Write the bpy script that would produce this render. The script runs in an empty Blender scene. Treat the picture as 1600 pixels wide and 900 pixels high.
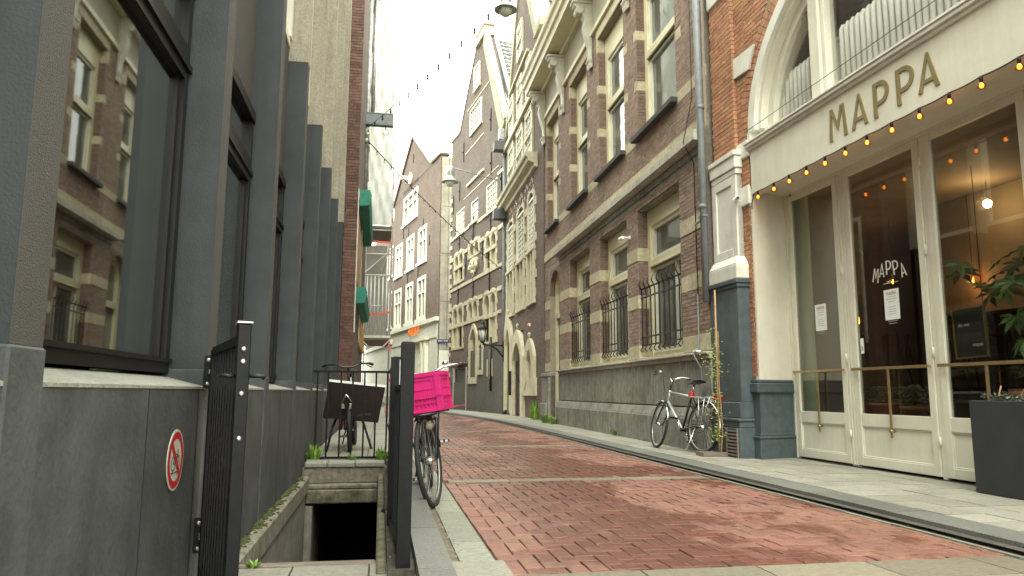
import bpy, math, random
from mathutils import Vector, Matrix
random.seed(7)
S = bpy.context.scene
COL = S.collection
R = math.radians

# ------------------------------------------------------------------ camera
H = 0.85
cam = bpy.data.cameras.new('camera')
camo = bpy.data.objects.new('camera', cam); COL.objects.link(camo); S.camera = camo
cam.sensor_width = 36.0; cam.lens = 36.0 * 1150 / 1600
cam.clip_start = 0.05; cam.clip_end = 1500
_y, _p, _r = R(10.0), R(8.07), R(0.25)
_f = Vector((math.sin(_y)*math.cos(_p), math.cos(_y)*math.cos(_p), math.sin(_p)))
_rt = Vector((math.cos(_y), -math.sin(_y), 0)); _up = _rt.cross(_f)
_rr = _rt*math.cos(_r) + _up*math.sin(_r); _uu = -_rt*math.sin(_r) + _up*math.cos(_r)
m = Matrix((_rr, _uu, -_f)).transposed().to_4x4(); m.translation = Vector((0, 0, H))
camo.matrix_world = m
# ------------------------------------------------------------------ world / sun: bright overcast
W = bpy.data.worlds.new('World'); S.world = W; W.use_nodes = True
nt = W.node_tree; bg = nt.nodes['Background']
sky = nt.nodes.new('ShaderNodeTexSky'); sky.sky_type = 'NISHITA'; sky.sun_disc = False
sky.sun_elevation = R(52); sky.sun_rotation = R(200); sky.air_density = 1.0; sky.dust_density = 4.0
mx = nt.nodes.new('ShaderNodeMix'); mx.data_type = 'RGBA'
mx.inputs['Factor'].default_value = 0.90
nt.links.new(sky.outputs[0], mx.inputs['A'])
mx.inputs['B'].default_value = (18.6, 19.1, 17.0, 1)        # even cloud layer
nt.links.new(mx.outputs['Result'], bg.inputs['Color'])
bg.inputs['Strength'].default_value = 0.13
sun = bpy.data.lights.new('sun', 'SUN'); sun.energy = 1.2; sun.angle = R(25); sun.color = (1, .98, .92)
suno = bpy.data.objects.new('sun', sun); COL.objects.link(suno)
suno.rotation_euler = (R(38), 0, R(200 + 150))
S.view_settings.view_transform = 'Standard'; S.view_settings.look = 'None'
S.view_settings.exposure = 1.2; S.view_settings.gamma = 1.0
S.render.engine = 'CYCLES'
S.cycles.max_bounces = 6; S.cycles.transparent_max_bounces = 12

# ------------------------------------------------------------------ materials
MATS = {}
def mat(name, col, rough=.75, var=.12, scale=6, streak=0, bump=.15, bscale=60, col2=None, metal=0, spec=.5,
        emit=None, estr=0, coat=0, stretch=(1, 1, 1), rnd=0, dirt=0, grime=None):
    """procedural surface: base colour varied by two noises, optional vertical streaks, per-piece variation, bump"""
    if name in MATS: return MATS[name]
    m = bpy.data.materials.new(name); m.use_nodes = True; MATS[name] = m
    n = m.node_tree.nodes; l = m.node_tree.links; b = n['Principled BSDF']
    b.inputs['Roughness'].default_value = rough; b.inputs['Metallic'].default_value = metal
    b.inputs['Specular IOR Level'].default_value = spec
    if coat: b.inputs['Coat Weight'].default_value = coat; b.inputs['Coat Roughness'].default_value = .1
    geo = n.new('ShaderNodeNewGeometry')
    mp = n.new('ShaderNodeMapping'); l.new(geo.outputs['Position'], mp.inputs[0]); mp.inputs['Scale'].default_value = stretch
    no = n.new('ShaderNodeTexNoise'); no.inputs['Scale'].default_value = scale; no.inputs['Detail'].default_value = 6
    no.inputs['Roughness'].default_value = .65
    l.new(mp.outputs[0], no.inputs['Vector'])
    ramp = n.new('ShaderNodeMapRange'); ramp.inputs[1].default_value = .3; ramp.inputs[2].default_value = .7
    l.new(no.outputs[0], ramp.inputs[0])
    c2 = col2 or tuple(c*(1-2.2*var) for c in col)
    c1 = col if col2 else tuple(min(1, c*(1+var)) for c in col)
    mix = n.new('ShaderNodeMix'); mix.data_type = 'RGBA'
    mix.inputs['A'].default_value = (*c2, 1); mix.inputs['B'].default_value = (*c1, 1)
    l.new(ramp.outputs[0], mix.inputs['Factor'])
    out = mix.outputs['Result']
    def mul(out, fac_socket, dark, amount=1):
        mm = n.new('ShaderNodeMix'); mm.data_type = 'RGBA'; mm.blend_type = 'MULTIPLY'
        l.new(fac_socket, mm.inputs['Factor']); l.new(out, mm.inputs['A']); mm.inputs['B'].default_value = (*dark, 1)
        return mm.outputs['Result']
    if streak:
        mp2 = n.new('ShaderNodeMapping'); l.new(geo.outputs['Position'], mp2.inputs[0]); mp2.inputs['Scale'].default_value = (14, 14, .55)
        n2 = n.new('ShaderNodeTexNoise'); n2.inputs['Scale'].default_value = 1.6; n2.inputs['Detail'].default_value = 5
        l.new(mp2.outputs[0], n2.inputs['Vector'])
        r2 = n.new('ShaderNodeMapRange'); r2.inputs[1].default_value = .42; r2.inputs[2].default_value = .75; r2.inputs[4].default_value = streak
        l.new(n2.outputs[0], r2.inputs[0])
        out = mul(out, r2.outputs[0], (.32, .31, .28))
    if dirt:
        n3 = n.new('ShaderNodeTexNoise'); n3.inputs['Scale'].default_value = 1.1; n3.inputs['Detail'].default_value = 8; n3.inputs['Roughness'].default_value = .7
        l.new(geo.outputs['Position'], n3.inputs['Vector'])
        r3 = n.new('ShaderNodeMapRange'); r3.inputs[1].default_value = .48; r3.inputs[2].default_value = .72; r3.inputs[4].default_value = dirt
        l.new(n3.outputs[0], r3.inputs[0])
        out = mul(out, r3.outputs[0], grime or (.45, .42, .36))
    if rnd:
        at = n.new('ShaderNodeAttribute'); at.attribute_name = 'rnd'
        oi = n.new('ShaderNodeObjectInfo'); ad = n.new('ShaderNodeMath'); ad.operation = 'ADD'
        l.new(at.outputs['Fac'], ad.inputs[0]); l.new(oi.outputs['Random'], ad.inputs[1])
        fr = n.new('ShaderNodeMath'); fr.operation = 'FRACT'; l.new(ad.outputs[0], fr.inputs[0])
        hs = n.new('ShaderNodeHueSaturation')
        v = n.new('ShaderNodeMapRange'); v.inputs[3].default_value = 1-rnd; v.inputs[4].default_value = 1+rnd
        l.new(fr.outputs[0], v.inputs[0]); l.new(v.outputs[0], hs.inputs['Value'])
        f2 = n.new('ShaderNodeMath'); f2.operation = 'MULTIPLY_ADD'; f2.inputs[1].default_value = 7.31; f2.inputs[2].default_value = .13
        l.new(fr.outputs[0], f2.inputs[0]); f3 = n.new('ShaderNodeMath'); f3.operation = 'FRACT'; l.new(f2.outputs[0], f3.inputs[0])
        v2 = n.new('ShaderNodeMapRange'); v2.inputs[3].default_value = .49; v2.inputs[4].default_value = .512
        l.new(f3.outputs[0], v2.inputs[0]); l.new(v2.outputs[0], hs.inputs['Hue'])
        l.new(out, hs.inputs['Color']); out = hs.outputs[0]
    l.new(out, b.inputs['Base Color'])
    if bump:
        nb = n.new('ShaderNodeTexNoise'); nb.inputs['Scale'].default_value = bscale; nb.inputs['Detail'].default_value = 4
        l.new(geo.outputs['Position'], nb.inputs['Vector'])
        bp = n.new('ShaderNodeBump'); bp.inputs['Strength'].default_value = bump; bp.inputs['Distance'].default_value = .01
        l.new(nb.outputs[0], bp.inputs['Height']); l.new(bp.outputs[0], b.inputs['Normal'])
    if emit:
        b.inputs['Emission Color'].default_value = (*emit, 1); b.inputs['Emission Strength'].default_value = estr
    return m

def brick_tex(name, c1, c2, mortar, sc=1.0, axis='Y'):
    """far brick walls: bond as fine pattern in the wall plane (object coordinates s, z)"""
    m = bpy.data.materials.new(name); m.use_nodes = True; MATS[name] = m
    n = m.node_tree.nodes; l = m.node_tree.links; b = n['Principled BSDF']; b.inputs['Roughness'].default_value = .85
    tc = n.new('ShaderNodeTexCoord'); sp = n.new('ShaderNodeSeparateXYZ'); l.new(tc.outputs['Object'], sp.inputs[0])
    ad = n.new('ShaderNodeMath'); ad.operation = 'ADD'; l.new(sp.outputs[0], ad.inputs[0]); l.new(sp.outputs[1], ad.inputs[1])
    cb = n.new('ShaderNodeCombineXYZ'); l.new(ad.outputs[0], cb.inputs[0]); l.new(sp.outputs[2], cb.inputs[1])
    br = n.new('ShaderNodeTexBrick'); l.new(cb.outputs[0], br.inputs['Vector'])
    br.inputs['Color1'].default_value = (*c1, 1); br.inputs['Color2'].default_value = (*c2, 1); br.inputs['Mortar'].default_value = (*mortar, 1)
    br.inputs['Scale'].default_value = 1; br.inputs['Brick Width'].default_value = .21*sc; br.inputs['Row Height'].default_value = .066*sc
    br.inputs['Mortar Size'].default_value = .006; br.inputs['Bias'].default_value = -.1
    no = n.new('ShaderNodeTexNoise'); no.inputs['Scale'].default_value = 1.2; no.inputs['Detail'].default_value = 8; no.inputs['Roughness'].default_value = .7
    l.new(tc.outputs['Object'], no.inputs['Vector'])
    mr = n.new('ShaderNodeMapRange'); mr.inputs[1].default_value = .35; mr.inputs[2].default_value = .7; mr.inputs[4].default_value = .75
    l.new(no.outputs[0], mr.inputs[0])
    mm = n.new('ShaderNodeMix'); mm.data_type = 'RGBA'; mm.blend_type = 'MULTIPLY'; n2 = n.new('ShaderNodeTexNoise'); n2.inputs['Scale'].default_value = 7; n2.inputs['Detail'].default_value = 6; n2.inputs['Roughness'].default_value = .8
    l.new(tc.outputs['Object'], n2.inputs['Vector'])
    av = n.new('ShaderNodeMath'); av.operation = 'MULTIPLY_ADD'; av.inputs[1].default_value = 2.4; av.inputs[2].default_value = -1.0; l.new(n2.outputs[0], av.inputs[0])
    a2 = n.new('ShaderNodeMath'); a2.operation = 'ADD'; a2.use_clamp = True; l.new(av.outputs[0], a2.inputs[0]); l.new(mr.outputs[0], a2.inputs[1])
    l.new(a2.outputs[0], mm.inputs['Factor'])
    l.new(br.outputs['Color'], mm.inputs['A']); mm.inputs['B'].default_value = (.55, .55, .52, 1)
    l.new(mm.outputs['Result'], b.inputs['Base Color'])
    bp = n.new('ShaderNodeBump'); bp.inputs['Strength'].default_value = .4; bp.inputs['Distance'].default_value = .01; bp.invert = True
    l.new(br.outputs['Fac'], bp.inputs['Height']); l.new(bp.outputs[0], b.inputs['Normal'])
    return m

def glass_dark(name, col, rough=.03, ior=1.7, wavy=.0):
    m = bpy.data.materials.new(name); m.use_nodes = True; MATS[name] = m
    n = m.node_tree.nodes; l = m.node_tree.links; b = n['Principled BSDF']
    b.inputs['Base Color'].default_value = (*col, 1); b.inputs['Roughness'].default_value = rough; b.inputs['IOR'].default_value = ior
    geo = n.new('ShaderNodeNewGeometry'); no = n.new('ShaderNodeTexNoise'); no.inputs['Scale'].default_value = 1.4
    l.new(geo.outputs['Position'], no.inputs['Vector'])
    mr = n.new('ShaderNodeMix'); mr.data_type = 'RGBA'; mr.inputs['A'].default_value = (*[c*.4 for c in col], 1); mr.inputs['B'].default_value = (*[c*1.7 for c in col], 1)
    l.new(no.outputs[0], mr.inputs['Factor']); l.new(mr.outputs['Result'], b.inputs['Base Color'])
    if wavy:
        bp = n.new('ShaderNodeBump'); bp.inputs['Strength'].default_value = wavy; bp.inputs['Distance'].default_value = .02
        n2 = n.new('ShaderNodeTexNoise'); n2.inputs['Scale'].default_value = 2.5; l.new(geo.outputs['Position'], n2.inputs['Vector'])
        l.new(n2.outputs[0], bp.inputs['Height']); l.new(bp.outputs[0], b.inputs['Normal'])
    return m
def glass_clear(name, tint=(.8, .85, .8), ior=1.6, base=.04):
    m = bpy.data.materials.new(name); m.use_nodes = True; MATS[name] = m
    n = m.node_tree.nodes; l = m.node_tree.links; n.remove(n['Principled BSDF'])
    o = n['Material Output']; tr = n.new('ShaderNodeBsdfTransparent'); tr.inputs[0].default_value = (*tint, 1)
    gl = n.new('ShaderNodeBsdfGlossy'); gl.inputs['Roughness'].default_value = .02
    fr = n.new('ShaderNodeFresnel'); fr.inputs[0].default_value = ior
    ad = n.new('ShaderNodeMath'); ad.operation = 'ADD'; ad.use_clamp = True; ad.inputs[1].default_value = base; l.new(fr.outputs[0], ad.inputs[0])
    ge = n.new('ShaderNodeNewGeometry'); im = n.new('ShaderNodeMapRange'); im.inputs[3].default_value = ior; im.inputs[4].default_value = 1/ior
    l.new(ge.outputs['Backfacing'], im.inputs[0]); l.new(im.outputs[0], fr.inputs[0])
    mx = n.new('ShaderNodeMixShader'); l.new(ad.outputs[0], mx.inputs[0]); l.new(tr.outputs[0], mx.inputs[1]); l.new(gl.outputs[0], mx.inputs[2])
    l.new(mx.outputs[0], o.inputs[0]); return m

SLATE = mat('slate_paint', (.036, .043, .046), .6, .16, 3, bump=.14, bscale=130, dirt=.5, grime=(.6, .6, .55), streak=.3)
GRANITE = mat('rough_granite', (.072, .067, .058), .85, .16, 140, bump=.55, bscale=220, dirt=.45)
BASEW = mat('base_wall', (.076, .082, .080), .72, .22, 4, streak=.22, bump=.35, bscale=45, dirt=.7, grime=(.52, .52, .5), stretch=(1, 1, .8))
LEDGE = mat('ledge_stone', (.30, .30, .25), .85, .16, 60, bump=.5, dirt=.6)
BEIGE = mat('beige_stone', (.37, .345, .265), .85, .14, 30, streak=.3, bump=.4, dirt=.4)
BEIGEL = mat('pale_stone_edge', (.5, .47, .37), .85, .12, 20, bump=.3, dirt=.3)
BFRAME = mat('black_frame', (.011, .010, .009), .4, .1, 8, bump=.03, spec=.3)
GLASSL = glass_clear('window_glass_left', (.62, .68, .6), 1.9, .24)
CURT = mat('pale_blind', (.50, .56, .42), .9, .08, 3, bump=.05)
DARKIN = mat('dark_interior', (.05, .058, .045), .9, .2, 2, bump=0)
BLACK = mat('black_paint', (.008, .008, .009), .45, spec=.22, var=.2, scale=20, bump=.08, bscale=40, dirt=.2)
STEEL = mat('steel', (.45, .45, .43), .35, .2, 20, metal=.9, bump=.1)
GALV = mat('galvanised', (.42, .43, .42), .5, .2, 10, metal=.5, bump=.05)
CONC = mat('old_concrete', (.26, .235, .18), .9, .25, 14, streak=.35, bump=.7, bscale=45, dirt=.85, grime=(.35, .36, .22))
CONCM = mat('mossy_concrete', (.20, .185, .12), .95, .3, 9, bump=.9, bscale=40, dirt=.9, grime=(.35, .42, .18), streak=.4)
CONCP = mat('pit_plaster', (.29, .27, .22), .9, .18, 7, streak=.3, bump=.3, dirt=.6)
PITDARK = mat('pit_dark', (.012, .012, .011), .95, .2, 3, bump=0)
MOSS = mat('moss', (.07, .085, .02), 1, .4, 50, bump=1, bscale=80)
PLANK = mat('weathered_plank', (.22, .18, .14), .85, .3, 30, bump=.6, stretch=(.2, 4, 4))
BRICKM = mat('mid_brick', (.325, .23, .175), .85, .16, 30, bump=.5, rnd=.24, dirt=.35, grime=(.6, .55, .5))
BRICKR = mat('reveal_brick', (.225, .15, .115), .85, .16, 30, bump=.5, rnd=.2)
MORTAR = mat('mortar', (.30, .26, .20), .95, .12, 20, bump=.4)
MORTARD = mat('mortar_dark', (.17, .13, .105), .95, .12, 20, bump=.4)
BRICKO = mat('orange_brick', (.44, .215, .115), .85, .15, 25, bump=.5, rnd=.22, dirt=.35, grime=(.6, .5, .45))
BRICKL = mat('left_brick', (.16, .085, .062), .85, .2, 25, bump=.5, rnd=.3)
SAND = mat('band_stone', (.56, .50, .34), .85, .15, 12, bump=.4, dirt=.45, rnd=.08)
BLUEST = mat('blue_stone', (.30, .295, .25), .8, .18, 8, streak=.6, bump=.3, dirt=.75, grime=(.42, .40, .34))
COURSE = mat('string_course_stone', (.47, .45, .37), .85, .15, 14, streak=.3, bump=.3, dirt=.6)
CREAM = mat('cream_paint', (.70, .65, .43), .45, .06, 4, bump=.06, dirt=.22, grime=(.7, .65, .5))
CREAMF = mat('old_house_cream', (.55, .51, .35), .6, .1, 5, bump=.1, dirt=.4, grime=(.65, .6, .5))
CREAMW = mat('cream_white_paint', (.76, .75, .62), .45, .05, 4, bump=.05, dirt=.12)
CREAMG = mat('frieze_paint', (.42, .40, .31), .6, .06, 5, bump=.05, dirt=.3)
SILL = mat('dark_sill', (.05, .048, .045), .7, .2, 12, bump=.2)
MAPC = mat('shopfront_cream', (.70, .675, .555), .4, .05, 3, bump=.04, dirt=.18, grime=(.75, .7, .6), streak=.08)
MAPW = mat('white_plaster', (.70, .69, .60), .6, .06, 6, bump=.1, dirt=.3, grime=(.7, .66, .58))
TEAL = mat('slate_teal_plinth', (.075, .098, .105), .55, .14, 8, bump=.15, dirt=.4, grime=(.6, .58, .5), streak=.2)
GOLD = mat('old_gold', (.24, .19, .08), .45, .08, 10, bump=.02, metal=.15)
BRASS = mat('brass_bar', (.38, .28, .13), .35, .12, 20, metal=.55, bump=.03)
WINGL = glass_dark('building_glass', (.12, .13, .11), .04, 1.65, .15)
WINGLF = glass_dark('far_glass', (.17, .19, .16), .12, 1.5); POTLEAF = mat('pot_leaf', (.055, .10, .035), .6, .3, 6, bump=.1, rnd=.3); WINGLW = glass_dark('leaded_glass', (.17, .20, .16), .12, 1.6)
DOORGL = glass_clear('door_glass', (.80, .81, .77), 1.65, .03)
ARCHGL = glass_clear('arch_glass', (.96, .96, .95), 1.42, .02)
GREYP = mat('downpipe_grey', (.19, .21, .21), .5, .12, 8, bump=.08, dirt=.35)
IRON = mat('wrought_iron', (.014, .013, .012), .5, .2, 20, bump=.1)
DOORG = mat('grey_green_door', (.085, .10, .095), .55, .15, 9, bump=.08, streak=.4, dirt=.4)
TILE = mat('roof_tile', (.115, .115, .10), .8, .25, 9, bump=.4, rnd=.25, dirt=.5)
LEAD = mat('lead_flashing', (.34, .37, .37), .6, .15, 6, bump=.1)
B2TEX = brick_tex('house_brick_brown', (.18, .125, .092), (.11, .078, .062), (.20, .17, .13))
B3TEX = brick_tex('house_brick_grey_red', (.175, .128, .10), (.11, .083, .07), (.20, .175, .14))
HTEX = brick_tex('hotel_brick', (.20, .138, .105), (.14, .096, .075), (.21, .175, .135))
CONCW = mat('bare_concrete_wall', (.37, .345, .27), .9, .12, 3, streak=.35, bump=.2, dirt=.5)
STUC = mat('grey_render', (.115, .105, .09), .9, .15, 10, bump=.3, streak=.2, dirt=.5)
PAINTG = mat('pale_shop_paint', (.62, .63, .52), .6, .05, 4, bump=.05, dirt=.25)
GREENA = mat('green_awning_cloth', (.03, .23, .16), .75, .12, 6, bump=.1, dirt=.5, grime=(.45, .5, .45))
TARP = mat('white_tarpaulin', (.72, .75, .68), .6, .06, 3, bump=0, dirt=.2)
REDT = mat('red_white_tape', (.75, .12, .08), .5, .1, 20, bump=0)
PINK = mat('pink_plastic', (.60, .012, .17), .5, .08, 8, bump=.08, dirt=.35, grime=(.7, .7, .7))
TYRE = mat('tyre_rubber', (.02, .02, .02), .75, .2, 40, bump=.2)
BIKEB = mat('black_enamel', (.012, .012, .013), .3, .1, 20, bump=.02)
BIKES = mat('silver_enamel', (.52, .54, .50), .3, .05, 20, metal=.6, bump=.02)
CHROME = mat('chrome', (.7, .7, .68), .18, .05, 20, metal=1, bump=.02)
REDP = mat('red_plastic', (.42, .012, .015), .3, .1, 10, bump=.02)
LENS = mat('lamp_lens', (.6, .6, .45), .15, .1, 10, bump=0)
BROWNB = mat('dark_brown_box', (.02, .011, .009), .6, spec=.2, var=.2, scale=10, bump=.1)
WHITEP = mat('white_plastic', (.84, .84, .78), .4, .03, 5, bump=.02)
BAMB = mat('bamboo', (.42, .26, .12), .6, .15, 12, bump=.15, stretch=(1, 1, .3))
LEAF = mat('vine_leaf', (.26, .30, .06), .6, .35, 9, bump=.1, rnd=.3)
LEAFG = mat('fresh_weed', (.20, .34, .05), .6, .3, 9, bump=.1, rnd=.3)
LEAFD = mat('indoor_leaf', (.20, .36, .13), .45, .3, 4, bump=.1, rnd=.35)
SUCC = mat('succulent_leaf', (.19, .21, .15), .7, .3, 14, bump=.1, rnd=.3)
PLANTER = mat('charcoal_planter', (.028, .030, .032), .6, .1, 5, bump=.05, dirt=.3)
TERRA = mat('terracotta', (.35, .13, .07), .8, .15, 10, bump=.1)
SOIL = mat('soil', (.04, .03, .02), 1, .3, 40, bump=1)
WOODIN = mat('interior_wood', (.19, .10, .045), .6, .25, 3, bump=.05, stretch=(1, .3, 6))
WALLIN = mat('interior_wall', (.20, .155, .105), .8, .1, 2, bump=.03)
WALLUP = mat('upper_room_wall', (.34, .35, .30), .8, .1, 2, bump=.03)
BOARD = mat('letter_board', (.02, .026, .026), .7, .08, 8, bump=.03)
PAPER = mat('paper', (.78, .80, .77), .8, .02, 8, bump=.02)
PRINTR = mat('print_red', (.42, .06, .06), .8, .02, 8, bump=0)
PRINTG = mat('print_grey', (.35, .38, .38), .8, .02, 8, bump=0)
SIGNR = mat('sign_red', (.55, .015, .03), .4, .06, 8, bump=.02)
SIGNW = mat('sign_white', (.62, .61, .50), .45, .06, 14, bump=.02, dirt=.2)
SIGNB = mat('sign_black', (.02, .02, .02), .5, .06, 8, bump=.0)
SIGNBL = mat('street_sign_blue', (.015, .02, .13), .4, .06, 8, bump=.0)
ORANGE = mat('orange_letters', (.9, .18, .01), .4, .05, 8, bump=0, emit=(1, .2, .01), estr=.12)
BULB = mat('warm_bulb', (.5, .16, .03), .15, .0, 8, bump=0, emit=(1, .24, .025), estr=.42); COPING = mat('weathered_coping', (.40, .37, .24), .7, .12, 5, bump=.2, dirt=.4)
FILAM = mat('filament', (1, .6, .2), .3, 0, 8, bump=0, emit=(1, .45, .12), estr=9)
AMBER = glass_clear('amber_glass', (1, .62, .22), 1.45, .02)
BULBOFF = mat('unlit_bulb', (.55, .6, .5), .15, .1, 8, bump=0)
GLOWB = mat('lit_globe', (1, .8, .5), .3, 0, 8, bump=0, emit=(1, .74, .36), estr=26)
YELLOW = mat('yellow_sign', (.6, .36, .03), .5, .1, 5, bump=.02)
DIRTF = mat('gutter_dirt', (.20, .165, .115), .95, .25, 18, bump=.8, dirt=.4)
ROADBED = mat('joint_sand', (.09, .06, .048), .95, .25, 18, bump=.8, dirt=.4)
GRIME = mat('ground_bed', (.09, .08, .062), .95, .25, 18, bump=.8, dirt=.4)
KERB = mat('kerb_granite', (.16, .165, .145), .6, .2, 60, bump=.35, rnd=.12, dirt=.5, grime=(.5, .5, .45))
SLAB = mat('paving_slab', (.285, .275, .22), .8, .14, 45, bump=.35, rnd=.12, dirt=.45, grime=(.6, .58, .5))
SLABL = mat('gutter_slab', (.26, .265, .205), .75, .14, 30, bump=.35, rnd=.12, dirt=.5, grime=(.6, .58, .5))

def wet_brick():
    m = mat('street_brick', (.25, .118, .084), .6, .14, 22, bump=.55, bscale=90, rnd=.17, dirt=.35, grime=(.6, .55, .5))
    n = m.node_tree.nodes; l = m.node_tree.links; b = n['Principled BSDF']
    geo = n.new('ShaderNodeNewGeometry')
    src = b.inputs['Base Color'].links[0].from_socket
    # wet patches: large noise leaned toward a band down the middle of the street, plus per-brick drying
    mp = n.new('ShaderNodeMapping'); mp.inputs['Scale'].default_value = (1.0, .55, 1); l.new(geo.outputs['Position'], mp.inputs[0])
    no = n.new('ShaderNodeTexNoise'); no.inputs['Scale'].default_value = 1.05; no.inputs['Detail'].default_value = 7; no.inputs['Roughness'].default_value = .62
    l.new(mp.outputs[0], no.inputs['Vector'])
    sp = n.new('ShaderNodeSeparateXYZ'); l.new(geo.outputs['Position'], sp.inputs[0])
    d = n.new('ShaderNodeMath'); d.operation = 'SUBTRACT'; l.new(sp.outputs[0], d.inputs[0]); d.inputs[1].default_value = 1.75
    a = n.new('ShaderNodeMath'); a.operation = 'ABSOLUTE'; l.new(d.outputs[0], a.inputs[0])
    k = n.new('ShaderNodeMath'); k.operation = 'MULTIPLY_ADD'; l.new(a.outputs[0], k.inputs[0]); k.inputs[1].default_value = -.13; l.new(no.outputs[0], k.inputs[2])
    oi = n.new('ShaderNodeObjectInfo'); at = n.new('ShaderNodeAttribute'); at.attribute_name = 'rnd'
    ad = n.new('ShaderNodeMath'); ad.operation = 'ADD'; l.new(oi.outputs['Random'], ad.inputs[0]); l.new(at.outputs['Fac'], ad.inputs[1])
    fr = n.new('ShaderNodeMath'); fr.operation = 'FRACT'; l.new(ad.outputs[0], fr.inputs[0])
    k2 = n.new('ShaderNodeMath'); k2.operation = 'MULTIPLY_ADD'; l.new(fr.outputs[0], k2.inputs[0]); k2.inputs[1].default_value = .11; l.new(k.outputs[0], k2.inputs[2])
    mr = n.new('ShaderNodeMapRange'); mr.inputs[1].default_value = .42; mr.inputs[2].default_value = .48; l.new(k2.outputs[0], mr.inputs[0])
    mm = n.new('ShaderNodeMix'); mm.data_type = 'RGBA'; mm.blend_type = 'MULTIPLY'
    l.new(mr.outputs[0], mm.inputs['Factor']); l.new(src, mm.inputs['A']); mm.inputs['B'].default_value = (.60, .46, .42, 1)
    l.new(mm.outputs['Result'], b.inputs['Base Color'])
    r = n.new('ShaderNodeMapRange'); r.inputs[3].default_value = .6; r.inputs[4].default_value = .29; l.new(mr.outputs[0], r.inputs[0])
    l.new(r.outputs[0], b.inputs['Roughness'])
    return m
STREETB = wet_brick()

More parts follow.
